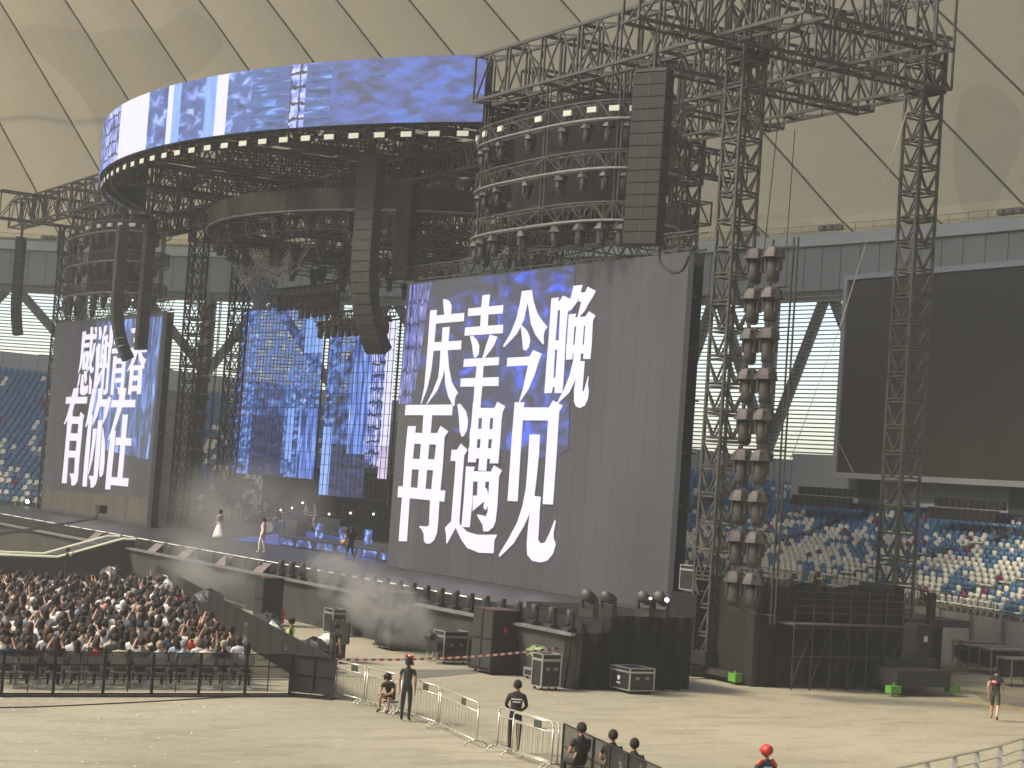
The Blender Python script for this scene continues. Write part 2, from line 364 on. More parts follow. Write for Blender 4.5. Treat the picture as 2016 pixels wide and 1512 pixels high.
for j in range(ROWS):
    pts = [rowpt(i, j + .45) for i in range(NST)]
    zr = 2.1 + 0
    L_ = 0.; nxt = 0.
    for i in range(NST - 1):
        a, b = pts[i], pts[i+1]; seg = (b - a).length; pos = nxt - L_
        while pos < seg:
            if i not in aisles or pos > 1.2:
                q = a.lerp(b, pos / seg); q.z = rowpt(i, j).z * (1 - pos / seg) + rowpt(i + 1, j).z * pos / seg
                x, y, dd = proj(q + Vector((0, 0, .6)))
                if -12 < x < 2030 and 640 < y < 1330:
                    keep = (x < 112) or (1335 < x) or (395 < x < 660 and y > 760)
                    if keep:
                        d = (Vector((-96, -20, 0)) - q); ang = math.atan2(d.y, d.x) - math.pi / 2
                        t = j / ROWS
                        if x > 1300:
                            wv = math.sin(x * .021 + j * .9) + math.sin(x * .05 - j * .55)
                            pw = (.74 if j < 9 else .46 if j < 14 else .13) + .20 * wv * (.8 if j < 20 else .3)
                        else: pw = .5 if y > 930 else .22 if y > 860 else .06
                        r = rnd.random(); col = 'magenta' if r < .04 else 'white' if r < .04 + pw else 'blue'
                        seats.append((dd, q, ang, col, x, y, j))
            pos += .54
        nxt = L_ + pos; L_ += seg
seats.sort(key=lambda s: s[0])
SG = 'tip-up seats of the stadium bowl'
near = sorted(seats[:300], key=lambda s: (s[6], -s[4])); rowc = {}
for dd, q, ang, col, x, y, j in near:
    k = rowc.get(j, 0); rowc[j] = k + 1
    o = bpy.data.objects.new('stadium_chair', sm[col]); COL.objects.link(o); o.location = q; o.rotation_euler.z = ang
    tag(o, f'{col} stadium seat, {nth(j)} row above the grey wall, {nth(k)} from the right photo edge', 'chair', SG)
s = MB(); mi = {'blue': 0, 'white': 1, 'magenta': 2}
tv = {k: ([v.co.copy() for v in me.vertices], [tuple(p.vertices) for p in me.polygons]) for k, me in sm.items()}
for dd, q, ang, col, x, y, j in seats[300:]:
    R = Matrix.Rotation(ang, 3, 'Z'); s.cur = mi[col]; s.add([R @ v + q for v in tv[col][0]], tv[col][1])
s.build('seat_rows', [seat_blue, seat_white, seat_red], kind='stuff', label='blue and white seat rows further up and along the stadium bowl', cat='seats')
# ------------------------------------------------------------------ fabric roof
def roof_mat():
    m = bpy.data.materials.new('roof_membrane'); m.use_nodes = True; t = m.node_tree; t.nodes.clear(); L = t.links; N = t.nodes.new
    out = N('ShaderNodeOutputMaterial'); d = N('ShaderNodeBsdfDiffuse'); tr = N('ShaderNodeBsdfTranslucent'); mx = N('ShaderNodeMixShader'); mx.inputs[0].default_value = .55
    tc = N('ShaderNodeTexCoord'); n = N('ShaderNodeTexNoise'); n.inputs['Scale'].default_value = .035; n.inputs['Detail'].default_value = 0; n.inputs['Distortion'].default_value = 2.2
    r = N('ShaderNodeValToRGB'); r.color_ramp.interpolation = 'CONSTANT'
    r.color_ramp.elements[0].color = (.405, .332, .208, 1); r.color_ramp.elements[1].position = .56; r.color_ramp.elements[1].color = (.355, .292, .184, 1)
    L.new(tc.outputs['Object'], n.inputs['Vector']); L.new(n.outputs[0], r.inputs[0])
    n2 = N('ShaderNodeTexNoise'); n2.inputs['Scale'].default_value = .6; n2.inputs['Detail'].default_value = 6
    mr = N('ShaderNodeMapRange'); mr.inputs['To Min'].default_value = .93; mr.inputs['To Max'].default_value = 1.05; L.new(tc.outputs['Object'], n2.inputs['Vector']); L.new(n2.outputs[0], mr.inputs[0])
    mu = N('ShaderNodeMixRGB'); mu.blend_type = 'MULTIPLY'; mu.inputs[0].default_value = 1; L.new(r.outputs[0], mu.inputs[1]); L.new(mr.outputs[0], mu.inputs[2])
    L.new(mu.outputs[0], d.inputs[0]); L.new(mu.outputs[0], tr.inputs[0]); L.new(d.outputs[0], mx.inputs[1]); L.new(tr.outputs[0], mx.inputs[2]); L.new(mx.outputs[0], out.inputs[0]); return m
arc = [0.]
for a, b in zip(WP, WP[1:]): arc.append(arc[-1] + (Vector((b.x, b.y, 0)) - Vector((a.x, a.y, 0))).length)
def walong(sv):
    for k in range(NST - 1):
        if arc[k+1] >= sv: t = (sv - arc[k]) / (arc[k+1] - arc[k]); return WP[k].lerp(WP[k+1], t)
    return WP[-1]
RS, SUBD, RAD = 7.6, 6, 14
prof = [(-1.5, 25.4), (0, 26.2), (5, 29.6), (12, 34.2), (20, 39.3), (30, 45.4), (42, 52.4), (56, 60.2)]
nribs = int(arc[-1] / RS); rows = []
for k in range(nribs * SUBD + 1):
    P = walong(k * RS / SUBD); ph = (k % SUBD) / SUBD; sag = math.sin(math.pi * ph)
    rows.append([at(P, z + sag * (.2 + .006 * s_) , s_) for s_, z in prof])
loft(rows, roof_mat(), 'fabric_roof', smooth=False)
s = MB()
for k in range(nribs + 1):
    P = walong(k * RS); s.path([at(P, z - .05, s_) for s_, z in prof], .07, 4)
reparent(s.build('roof_cable', mat('cable_grey', (.19, .175, .13), .6)))
s = MB(); s.path([at(walong(q), 35 + .4, 12) for q in np.arange(10, 95, 3)], .10, 4)
reparent(s.build('ring_cable', MATS['cable_grey']))
s = MB()
for k in range(int(arc[-1] / 1.6)):
    P = walong(k * 1.6); s.bar(at(P, 25.1, .1), at(P, 25.75, .1), .025)
for z in (25.35, 25.75): s.path([at(walong(q), z, .1) for q in np.arange(0, arc[-1], 2)], .03)
reparent(s.build('catwalk_rail', mat('tan_rail', (.34, .30, .21), .6)))
loft([[at(p, 25.1, -1.6) for p in WP], [at(p, 26.0, -1.6) for p in WP]], mat('gutter_dark', (.09, .09, .06), .8), 'gutter')
s = MB()
for k in range(3, int(arc[-1] / RS)):
    for dk in (-.9, -.2, .5):
        P = at(walong(k * RS + dk), 25.45, .45); s.lathe([(.12, -.2), (.34, -.15), (.34, .15), (.12, .2)], P, 8, None)
reparent(s.build('speaker_horn', mat('horn_grey', (.22, .21, .16), .6)))
# the rest of the bowl behind and beside the viewer: it shades the field
RP = catmull([(-20, 80, 9), (38, 62, 9), (72, 10, 9), (78, -50, 9), (50, -115, 9), (-20, -150, 9), (-100, -160, 9), (-185, -140, 9), (-245, -90, 9), (-255, -40, 9), (-225, -8, 9), (-188, 12, 15)], 5)
loft([[at(p, z, s_) for p in RP] for s_, z in prof], bpy.data.materials['roof_membrane'], 'fabric_roof')
loft([[at(p, 0, 24) for p in RP], [at(p, 2, 24) for p in RP], [at(p, 12, 2) for p in RP], [at(p, 25, 0) for p in RP]], mat('far_stand', (.12, .15, .19), .8), 'far_stand')
# ------------------------------------------------------------------ scoreboard, concourse details
YS = 78.
sb = thing('scoreboard', 'huge blank dark scoreboard in a pale frame above the right stands', 'scoreboard', (0, 0, 0))
tl, bl = ony(1670, 552, YS), ony(1652, 930, YS); zt, zb = tl.z, bl.z; xl = (tl.x + bl.x) / 2; xr = xl + 38
s = MB(); s.box(((xl + xr) / 2, YS + .25, (zt + zb) / 2), (xr - xl, .5, zt - zb)); s.build('display_panel', scorem, sb)
s = MB(); fw = .34
for c, z_ in (((xl + xr) / 2, zt + fw / 2), ((xl + xr) / 2, zb - fw / 2)): s.box((c, YS + .2, z_), (xr - xl + 2 * fw, .75, fw))
for c in (xl - fw / 2, xr + fw / 2): s.box((c, YS + .2, (zt + zb) / 2), (fw, .75, zt - zb))
s.build('frame', mat('pale_frame', (.34, .35, .36), .5), sb)
for (x0, y0, x1, y1), lab in (((1560, 955, 1676, 992), 'black covered seat block below the wall left of the tall tower'), ((1828, 975, 1965, 1018), 'black covered seat block below the scoreboard right of the tall tower')):
    a = ony(x0, y1, 76.5); b = ony(x1, y1, 76.5); t = ony(x0, y0, 76.5); s = MB(); n = 11
    for r_ in range(2):
        for k in range(n):
            xx = a.x + (b.x - a.x) * (k + .5) / n; s.box((xx, 76.5 + r_ * .5, a.z + .35 + r_ * .55), ((b.x - a.x) / n * .86, .25, .5)); 
    s.box(((a.x + b.x) / 2, 76.9, a.z + .1), (b.x - a.x, 1.3, .3))
    s.build('seat_block', mat('black_seat_cover', (.022, .022, .022), .6), label=lab, cat='seat block')
for (x0, x1), lab in (((1688, 1728), 'dark doorway with lit lamp under the scoreboard edge'), ((1984, 2060), 'dark doorway with green lamp at the far right edge')):
    a = ony(x0, 1000, 79.); b = ony(x1, 1000, 79.); t = thing('doorway', lab, 'doorway', (0, 0, 0))
    s = MB(); zf = 7.0; s.box(((a.x + b.x) / 2, 79.07, zf + 1.05), (b.x - a.x, .06, 2.5)); s.build('opening', mat('opening_dark', (.05, .055, .055), .8), t)
    s = MB(); s.box(((a.x + b.x) / 2 + .3, 78.98, zf + 2.1), (1.1, .16, .2)); s.build('lamp', mat('tube_lamp', (.9, .95, .9), emit=(.85, 1, .8), es=2.2), t)
# concourse wall standing forward of the windows on the right
s = MB(); s.box((-62, 79.3, 8.3), (66, .4, 2.9)); s.build('concourse_wall', wallgrey, label='pale grey panelled concourse wall behind the top seat row', cat='wall')
# ------------------------------------------------------------------ stage body
ZD, YF, YSCR, XR, XL = 2.2, 34.3, 42.2, -52.0, -140.0
stage = thing('stage', 'wide black concert stage with grey fabric skirt and silver edge rail', 'stage', (-96, YF, 0))
def sp(o): o.parent = stage; o.location = (96, -YF, 0); return o
s = MB(); s.box(((XL + XR - 5.4) / 2, 47, ZD - .15), (XR - 5.4 - XL, 21.8, .3)); s.box((XR - 2.7, 37.6, ZD - .15), (5.38, 3.0, .3)); sp(s.build('deck', deckm))
s = MB(); s.box((XR - 5.6, 48, ZD / 2), (.1, 17, ZD)); sp(s.build('side_skirt', cloth))
# curved front: the skirt bulges out towards the audience in the centre of the photo's left part
def front_y(x):
    return YF + .0
s = MB(); n = 40
for k in range(n):
    xa = XL + (XR - XL) * k / n; xb = XL + (XR - XL) * (k + 1) / n; w_ = .03 * (-1) ** k
    s.quad((xa, YF + .6 + w_, 0), (xb, YF + .6 - w_, 0), (xb, YF + .25 - w_, 1.72), (xa, YF + .25 + w_, 1.72))
sp(s.build('skirt', skirtm))
s = MB(); s.box(((XL + XR) / 2, YF + .25, 1.78), (XR - XL, .35, .09)); sp(s.build('edge_rail', silver))
s = MB(); s.box(((XL + XR) / 2, YF + .85, 1.70), (XR - XL, .9, .08)); sp(s.build('light_trough', blk))
s = MB(); s.box(((XL + XR) / 2, YF + 1.32, 1.98), (XR - XL, .06, .50)); sp(s.build('deck_fascia', blk))
s = MB(); x = XL + 1
while x < XR - 9: s.box((x + .9, YF + 1.75, ZD + .012), (1.75, .13, .024)); x += 2.0 if x > -90 else 2.3
sp(s.build('edge_light_strip', mat('edge_strip', (.75, .72, .62), .4, emit=(.9, .85, .7), es=.25)))
s = MB(); s.box((XR - 2.7, 37.65, 1.22), (5.4, 3.4, 2.44)); s.build('side_riser', cloth, label='black draped riser block at the right front corner of the stage', cat='riser', loc=None)
s = MB()
for k in range(9):                                        # black drape hanging from the corner
    x0 = XR - 2.3 + .0; y0 = 34.75 + .62 * k * .5; pass
pts = []
for k in range(40):
    t = k / 39; x0 = XR + .06 + .10 * math.sin(k * 1.3) - (0 if t > .0 else 0); y0 = 34.62 + t * 4.7; pts.append((x0, y0))
pts = [(XR - .5 + .5 * k / 5 + 0, 34.52 + .05 * math.sin(k * 1.7)) for k in range(6)] + pts
n = len(pts); s.add([Vector((x_, y_ - .0, .0)) + Vector((.12 * math.sin(i * 1.1), -.12, 0)) for i, (x_, y_) in enumerate(pts)] + [Vector((x_, y_, 1.86 if y_ < 35.9 else 2.46)) for x_, y_ in pts], [(i, i+1, n+i+1, n+i) for i in range(n-1)])
s.build('drape', cloth, label='black drape with folds hanging over the stage corner', cat='drape')
# back wall
s = MB(); s.box((-109, 57.6, 3.3), (42, .3, 6.6)); s.build('stage_back_wall', cloth, label='low black wall across the back of the stage', cat='wall')
# ------------------------------------------------------------------ side LED screens
SZ0, SZ1 = ZD + .02, None
def scr_pt(px, py, off): p = ony(px, py, YSCR - off); return p
tr_, tl_ = ony(1348, 495, YSCR), ony(800, 559, YSCR)
SZ1 = (tr_.z + tl_.z) / 2; SXR, SXL = (ony(1310, 1205, YSCR).x), (ony(761, 1117, YSCR).x)
LXR, LXL = ony(288, 1035, YSCR).x, ony(80, 1000, YSCR).x
def screen(x0, x1, label):
    t = thing('led_screen', label, 'screen', ((x0 + x1) / 2, YSCR, SZ0))
    h = SZ1 - SZ0; w_ = x1 - x0
    s = MB(); s.box((0, .15, h / 2), (w_, .26, h)); s.build('display', e_grey, t)
    s = MB(); nx = int(w_ / 1.); 
    for k in range(1, int(w_ / .98)): s.box((-w_/2 + k * .98, .017, h / 2), (.012, .006, h))
    for k in range(1, int(h / .98)): s.box((0, .0175, k * .98), (w_, .006, .008))
    s.build('panel_seams', mat('seam_dark', (.02, .02, .02), .5, emit=(.028, .028, .03), es=.9), t)
    s = MB()                                               # steel frame behind and header truss on top
    for xx in np.arange(-w_/2, w_/2 + .1, 2.0): s.bar((xx, .5, 0), (xx, .5, h), .05); s.bar((xx, .9, 0), (xx, .9, h), .04)
    for zz in np.arange(0, h, 2.): s.bar((-w_/2, .5, zz), (w_/2, .5, zz), .04); s.bar((-w_/2, .9, zz), (w_/2, .9, zz), .04)
    for zz in (h + .12, h + .78):
        for yy in (.0, .6): s.bar((-w_/2 - .3, yy, zz), (w_/2 + .3, yy, zz), .045)
    k = 0; xx = -w_/2
    while xx < w_/2 - .3:
        for yy in (.0, .6): s.bar((xx, yy, h + (.12 if k % 2 else .78)), (xx + .55, yy, h + (.78 if k % 2 else .12)), .025)
        xx += .55; k += 1
    s.build('support_frame', steel_d, t)
    s = MB(); s.box((0, .7, h / 2), (w_ + .1, .03, h)); s.build('back_cover', cloth, t)
    return t
scr1 = screen(SXL, SXR, 'large right LED screen showing four white characters over three')
scr2 = screen(LXL, LXR, 'large left LED screen showing white characters, partly behind hanging speakers')
def patch(scr, pts, mt, off, name='picture', sub=None):
    s = MB(); O = Vector(scr.location); s.poly([ony(x, y, YSCR - off) - O for x, y in pts]); return s.build(name, mt, scr)
CLAMPT = lambda x: 559 + (x - 800) * (495 - 559) / 548 + 3
patch(scr1, [(808, CLAMPT(808)), (850, CLAMPT(850)), (812, 795), (783, 795)], emis('led_blue_lattice', [(.04, .05, .10), (.07, .08, .2), (.12, .14, .4), (.3, .3, .6)], 2.5, (3, 3, .5), .8, .35, .65, brick=(.8, 1.1, .12)), .006)
patch(scr1, [(850, CLAMPT(850)), (985, CLAMPT(985)), (975, 800), (940, 880), (812, 795)], e_smear, .008)
patch(scr1, [(985, CLAMPT(985)), (1132, CLAMPT(1132)), (1118, 885), (1085, 905), (965, 880)], emis('led_blue_smear_bright', [(.03, .03, .04), (.03, .034, .075), (.04, .06, .22), (.04, .10, .85)], .5, (1, 1, 2.2), .9, .32, .72, 7, dist=1.3, rot=(0, .6, 0)), .010)
patch(scr2, [(190, 634), (320, 622), (292, 905), (180, 880)], e_smear2, .006)
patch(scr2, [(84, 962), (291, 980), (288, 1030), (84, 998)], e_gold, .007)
# ---- lettering, stroke by stroke
def strokes(scr, name, lst, fx, off0):
    s = MB(); O = Vector(scr.location)
    for k, poly in enumerate(lst): s.poly([ony(*fx(x, y), YSCR - off0 - .004 * (k % 9)) - O for x, y in poly])
    return s.build(name, e_white2, scr)
fa = lambda x, y: (820 + x / 5.305, 540 + y / 5.305)
fb = lambda x, y: (760 + x / 4.3816, 780 + y / 4.3816)
fc = lambda x, y: (100 + x / 8.4, 620 + y / 8.4)
fd = lambda x, y: (100 + x / 7.558, 780 + y / 7.558)
G1 = [[[(275,265),(300,258),(345,280),(368,330),(362,405),(350,425),(290,425),(283,350)],[(143,378),(214,370),(203,515),(188,705),(178,800),(160,960),(140,1080),(110,1200),(48,1360),(45,1345),(80,1180),(100,960),(120,700),(135,480)],[(205,430),(500,402),(494,490),(200,515)],[(180,710),(470,692),(465,785),(175,800)],[(272,555),(347,548),(335,700),(325,790),(322,850),(300,960),(270,1080),(220,1210),(110,1358),(105,1350),(170,1220),(225,1080),(240,960),(250,790),(262,700)],[(325,790),(340,980),(370,1130),(435,1242),(412,1265),(400,1310),(396,1370),(385,1382),(330,1275),(300,1150),(290,960),(280,800)]],
[[(690,218),(770,210),(755,330),(745,540),(665,545),(675,340)],[(540,358),(908,320),(900,408),(535,438)],[(508,555),(905,525),(902,615),(500,642)],[(558,645),(590,640),(635,690),(657,750),(650,830),(625,868),(600,868),(590,820),(580,740)],[(765,630),(846,652),(810,740),(770,800),(715,872),(688,875),(720,760)],[(495,885),(863,865),(858,948),(488,968)],[(463,1088),(860,1073),(856,1165),(457,1175)],[(628,960),(700,955),(688,1165),(665,1395),(590,1400),(605,1170)]],
[[(1100,175),(1205,162),(1195,230),(1165,285),(1120,480),(1050,620),(920,758),(906,755),(905,745),(980,620),(1040,470),(1080,300)],[(1205,162),(1225,290),(1265,410),(1310,480),(1367,550),(1340,590),(1328,640),(1330,725),(1318,732),(1240,630),(1195,520),(1170,360),(1160,285),(1150,200)],[(1085,535),(1100,533),(1150,580),(1180,640),(1188,700),(1170,770),(1140,798),(1112,785),(1105,700),(1095,600)],[(948,872),(1190,858),(1170,950),(942,962)],[(1180,858),(1218,790),(1308,830),(1270,930),(1230,1060),(1170,1200),(1075,1340),(1070,1330),(1110,1200),(1135,1080),(1165,950)]],
[[(1408,250),(1487,240),(1477,372),(1452,690),(1425,1180),(1412,1240),(1335,1242),(1360,900),(1385,600)],[(1490,285),(1530,222),(1608,258),(1580,400),(1560,620),(1548,880),(1530,1180),(1520,1240),(1440,1240),(1450,1080),(1470,790),(1485,690),(1500,375)],[(1480,282),(1590,272),(1575,372),(1470,376)],[(1448,692),(1500,690),(1490,786),(1443,790)],[(1425,1080),(1460,1078),(1445,1175),(1415,1178)],[(1640,120),(1735,110),(1715,190),(1680,285),(1620,370),(1575,390),(1580,350),(1610,240)],[(1705,190),(1760,188),(1787,128),(1873,175),(1840,240),(1800,300),(1760,380),(1700,450),(1680,450),(1720,285),(1690,285)],[(1590,420),(1665,410),(1660,450),(1765,440),(1800,385),(1870,430),(1845,480),(1835,535),(1650,545),(1580,545)],[(1590,440),(1650,440),(1650,545),(1628,888),(1560,893),(1580,545)],[(1668,535),(1750,530),(1735,740),(1650,740)],[(1762,530),(1842,490),(1830,740),(1815,885),(1740,885),(1748,740)],[(1565,738),(1830,735),(1822,825),(1562,830)],[(1650,740),(1722,740),(1715,880),(1690,1000),(1660,1100),(1600,1230),(1480,1345),(1465,1345),(1540,1200),(1600,1050),(1635,900)],[(1700,905),(1757,908),(1750,1000),(1742,1100),(1733,1220),(1745,1222),(1770,1140),(1792,1060),(1797,1070),(1790,1150),(1800,1230),(1790,1300),(1760,1370),(1705,1397),(1665,1380),(1645,1330),(1645,1200),(1665,1080),(1690,990)]]]
G2 = [[[(170,75),(575,72),(570,165),(162,163)],[(322,160),(398,160),(385,320),(312,320)],[(312,320),(385,320),(372,430),(340,805),(270,790),(300,420)],[(188,258),(258,258),(252,315),(245,400),(232,540),(205,880),(190,1100),(180,1252),(108,1250),(120,1080),(145,780),(160,540),(175,380)],[(200,315),(440,318),(470,255),(537,305),(505,350),(495,430),(430,418),(200,408)],[(432,410),(505,350),(490,600),(470,800),(460,910),(450,1080),(440,1180),(415,1240),(380,1272),(340,1270),(325,1240),(325,1190),(305,1145),(285,1130),(290,1118),(350,1125),(370,1115),(380,900),(405,650)],[(225,540),(430,545),(425,640),(215,630)],[(105,775),(512,815),(503,910),(98,870)]],
[[(615,70),(640,65),(690,130),(708,210),(700,290),(670,345),(650,348),(635,300),(628,180)],[(565,462),(612,462),(645,408),(703,462),(675,510),(668,600),(660,700),(645,900),(632,1085),(560,1085),(575,900),(595,650),(600,560),(556,558)],[(560,1080),(632,1080),(640,1110),(700,1170),(790,1195),(960,1195),(935,1240),(928,1355),(800,1350),(700,1310),(650,1240),(600,1135),(528,1270),(520,1270),(517,1190),(507,1135)],[(750,50),(818,50),(815,100),(800,180),(775,570),(705,570),(740,180)],[(745,100),(935,102),(960,47),(1028,88),(1005,140),(1000,190),(745,188)],[(830,180),(900,180),(865,645),(795,640)],[(925,180),(1000,150),(985,380),(968,580),(893,578),(915,370)],[(725,280),(990,285),(985,372),(720,370)],[(712,445),(980,450),(972,542),(708,535)],[(690,605),(765,610),(755,650),(745,900),(722,1130),(650,1128),(670,900)],[(690,645),(905,650),(930,595),(1000,640),(975,690),(970,740),(690,735)],[(890,730),(975,690),(960,950),(945,1080),(925,1130),(880,1167),(838,1165),(832,1110),(785,1030),(790,1018),(860,1035),(875,1000),(880,900)],[(790,735),(858,735),(850,870),(785,860)],[(750,857),(850,860),(900,880),(890,900),(850,905),(745,992)],[(845,780),(870,800),(885,860),(880,940),(860,985),(838,960),(850,900)]],
[[(1110,52),(1195,52),(1188,100),(1180,210),(1160,500),(1135,908),(1047,903),(1065,650),(1085,350)],[(1150,97),(1405,97),(1440,35),(1525,82),(1495,130),(1490,210),(1150,208)],[(1398,205),(1492,140),(1475,450),(1440,935),(1350,930),(1375,560)],[(1237,330),(1328,330),(1320,500),(1300,700),(1280,860),(1240,1010),(1190,1120),(1100,1270),(980,1387),(970,1370),(1050,1240),(1130,1090),(1175,950),(1205,800),(1225,550)],[(1280,860),(1336,868),(1325,1000),(1318,1150),(1312,1240),(1335,1270),(1370,1262),(1410,1180),(1455,1065),(1465,1075),(1445,1180),(1447,1230),(1465,1275),(1440,1360),(1390,1420),(1330,1435),(1260,1420),(1218,1370),(1212,1280),(1225,1120),(1240,1010)]]]
G3 = [[[(525,280),(585,270),(580,320),(568,400),(550,540),(530,740),(500,870),(455,972),(450,965),(480,800),(500,600),(515,400)],[(570,325),(765,310),(755,400),(565,412)],[(560,470),(645,455),(640,530),(550,545)],[(540,630),(578,630),(558,905),(515,905)],[(592,630),(642,630),(612,905),(572,905)],[(560,600),(650,600),(645,690),(542,690)],[(525,790),(625,790),(615,905),(515,905)],[(658,200),(702,200),(695,400),(680,620),(665,780),(690,880),(715,860),(712,900),(695,950),(660,970),(635,900),(640,600),(650,400)],[(710,470),(742,460),(725,600),(690,760),(600,960),(590,950),(640,820),(680,650)],[(722,205),(765,200),(765,300),(738,300)],[(470,980),(495,960),(470,1130),(440,1220),(430,1210),(450,1100)],[(510,985),(545,985),(545,1150),(560,1190),(600,1160),(620,1180),(605,1290),(550,1330),(500,1320),(480,1280),(490,1150)],[(545,925),(590,925),(600,1050),(575,1155),(555,1100)],[(640,970),(680,1100),(665,1310),(625,1310),(630,1150)]],
[[(795,200),(830,195),(845,290),(830,400),(795,410)],[(760,520),(790,465),(825,490),(820,560),(790,980),(765,1030),(850,900),(860,910),(800,1060),(710,1210),(705,1190),(740,900),(750,620),(745,590)],[(885,180),(935,170),(920,260),(880,350),(862,345)],[(855,320),(885,320),(850,800),(840,880),(780,880),(815,800),(835,560)],[(910,320),(950,340),(930,500),(920,870),(895,880),(870,1210),(850,1220),(830,1215),(850,900),(880,560)],[(860,350),(935,350),(930,420),(855,420)],[(845,490),(930,490),(925,570),(840,570)],[(830,650),(920,650),(915,730),(825,730)],[(800,800),(940,810),(920,880),(780,880)],[(850,930),(820,1080),(760,1200),(710,1210),(800,1050),(835,900)],[(930,455),(1020,440),(1015,520),(925,530)],[(980,170),(1040,165),(1025,440),(990,620),(970,900),(940,1280),(900,1320),(870,1320),(865,1230),(900,1240),(920,1000),(950,600)]],
[[(1050,262),(1170,238),(1195,315),(1045,338)],[(1045,405),(1250,385),(1270,465),(1040,490)],[(1012,560),(1292,530),(1282,620),(1005,640)],[(1145,300),(1205,310),(1185,540),(1125,545)],[(1035,685),(1092,678),(1085,800),(1065,1000),(1050,1120),(1035,1320),(985,1325),(1005,1060)],[(1085,718),(1190,712),(1215,658),(1262,695),(1240,740),(1240,805),(1080,810)],[(1075,880),(1180,875),(1175,960),(1068,968)],[(1065,1045),(1170,1038),(1165,1115),(1058,1125)],[(1180,740),(1245,720),(1225,960),(1205,1200),(1170,1290),(1120,1320),(1110,1290),(1110,1240),(1085,1195),(1150,1200),(1165,1000)]],
[[(1330,225),(1590,185),(1595,250),(1340,305)],[(1435,240),(1497,240),(1460,540),(1400,540),(1440,400)],[(1370,375),(1595,350),(1592,435),(1365,455)],[(1300,545),(1592,525),(1590,610),(1295,640)],[(1375,620),(1435,615),(1400,740),(1350,850),(1270,940),(1262,925),(1320,800)],[(1440,620),(1500,620),(1530,700),(1580,735),(1550,810),(1548,895),(1530,890),(1470,780)],[(1330,860),(1380,840),(1365,1000),(1340,1200),(1328,1318),(1272,1315),(1295,1080),(1310,900)],[(1455,830),(1520,850),(1500,1100),(1490,1310),(1420,1310),(1435,1100),(1450,900)],[(1370,830),(1520,830),(1515,910),(1365,920)],[(1355,1005),(1500,1000),(1495,1080),(1345,1090)],[(1340,1170),(1490,1165),(1485,1255),(1330,1265)]]]
G4 = [[[(228,10),(545,8),(535,108),(220,112)],[(340,-116),(418,-125),(400,0),(355,110),(320,250),(250,350),(205,425),(192,415),(240,290),(290,110),(310,0)],[(270,255),(325,255),(315,400),(295,550),(280,660),(262,900),(235,1295),(162,1292),(195,960),(235,520),(245,350)],[(270,300),(425,305),(445,232),(498,290),(480,345),(475,415),(255,408)],[(245,548),(415,555),(410,665),(240,660)],[(225,808),(400,815),(395,918),(220,910)],[(412,410),(480,345),(460,600),(430,900),(408,1180),(395,1270),(355,1325),(305,1330),(303,1240),(278,1150),(345,1150),(360,900),(385,660)]],
[[(620,-116),(680,-120),(655,60),(620,230),(575,370),(525,460),(512,450),(545,300),(580,100),(600,0)],[(595,272),(630,272),(600,500),(580,800),(545,1180),(535,1345),(468,1342),(495,1000),(530,620),(560,370)],[(702,-116),(775,-120),(765,40),(740,120),(690,300),(620,440),(612,430),(650,250),(690,60),(700,0)],[(745,45),(840,48),(870,-5),(900,30),(885,90),(840,155),(730,155)],[(840,50),(895,40),(870,160),(830,300),(775,415),(768,405),(790,260),(805,150)],[(705,358),(770,355),(750,600),(720,1000),(690,1240),(670,1310),(630,1360),(592,1362),(588,1260),(558,1185),(635,1185),(655,900),(690,500)],[(628,480),(688,482),(660,700),(620,950),(560,1170),(550,1150),(580,950),(610,700)],[(768,460),(780,480),(808,700),(800,1000),(780,1150),(750,1205),(722,1190),(720,1100),(745,800)]],
[[(905,58),(1262,52),(1252,165),(890,165)],[(1030,-116),(1125,-125),(1100,50),(1060,170),(1010,330),(950,500),(860,660),(848,650),(900,500),(960,280),(1000,120),(1020,0)],[(930,510),(968,512),(950,750),(920,1000),(885,1388),(807,1385),(840,1000),(880,640)],[(1070,272),(1148,275),(1115,640),(1085,1000),(1065,1215),(988,1210),(1030,800),(1050,500)],[(970,612),(1202,628),(1195,738),(960,725)],[(905,1200),(1158,1222),(1148,1345),(885,1320)]]]
for gl in G1: strokes(scr1, 'lettering', gl, fa, .02)
for gl in G2: strokes(scr1, 'lettering', gl, fb, .06)
for gl in G3: strokes(scr2, 'lettering', gl, fc, .02)
for gl in G4: strokes(scr2, 'lettering', gl, fd, .06)
# ------------------------------------------------------------------ curved LED ribbon
RC, RR, RZ0, RZ1 = Vector((-95.5, 69.7, 0)), 36.2, 22.7, 25.75
def rib_pt(th, z, r=RR): return Vector((RC.x + r * math.sin(th), RC.y - r * math.cos(th), z))
TH = math.asin(22.7 / RR)
def rib_theta(px, py=200):
    d = ray(px, py); o = Vector((0, 0)); dx, dy = d.x, d.y
    A = dx*dx + dy*dy; B = -2 * (dx*RC.x + dy*RC.y); C_ = RC.x**2 + RC.y**2 - RR**2; disc = B*B - 4*A*C_
    if disc < 0: return -TH
    t = (-B - math.sqrt(disc)) / (2*A); x, y = dx*t, dy*t; return math.asin(max(-1, min(1, (x - RC.x) / RR)))
ribbon = thing('led_ribbon', 'long curved blue LED banner screen hung above the stage', 'screen', (RC.x, RC.y, RZ0))
secs = [(199, e_stone), (214, e_brick), (240, e_white), (294, e_stone), (331, e_white), (341, e_light), (356, e_stone), (404, e_light), (425, e_white), (447, e_stone), (495, e_diag), (570, e_brick), (600, e_diag), (650, e_blotch)]
edges = [-TH] + [rib_theta(x) for x, _ in secs[1:]] + [TH]
s = MB(); ms = [e_stone, e_brick, e_white, e_light, e_diag, e_blotch]
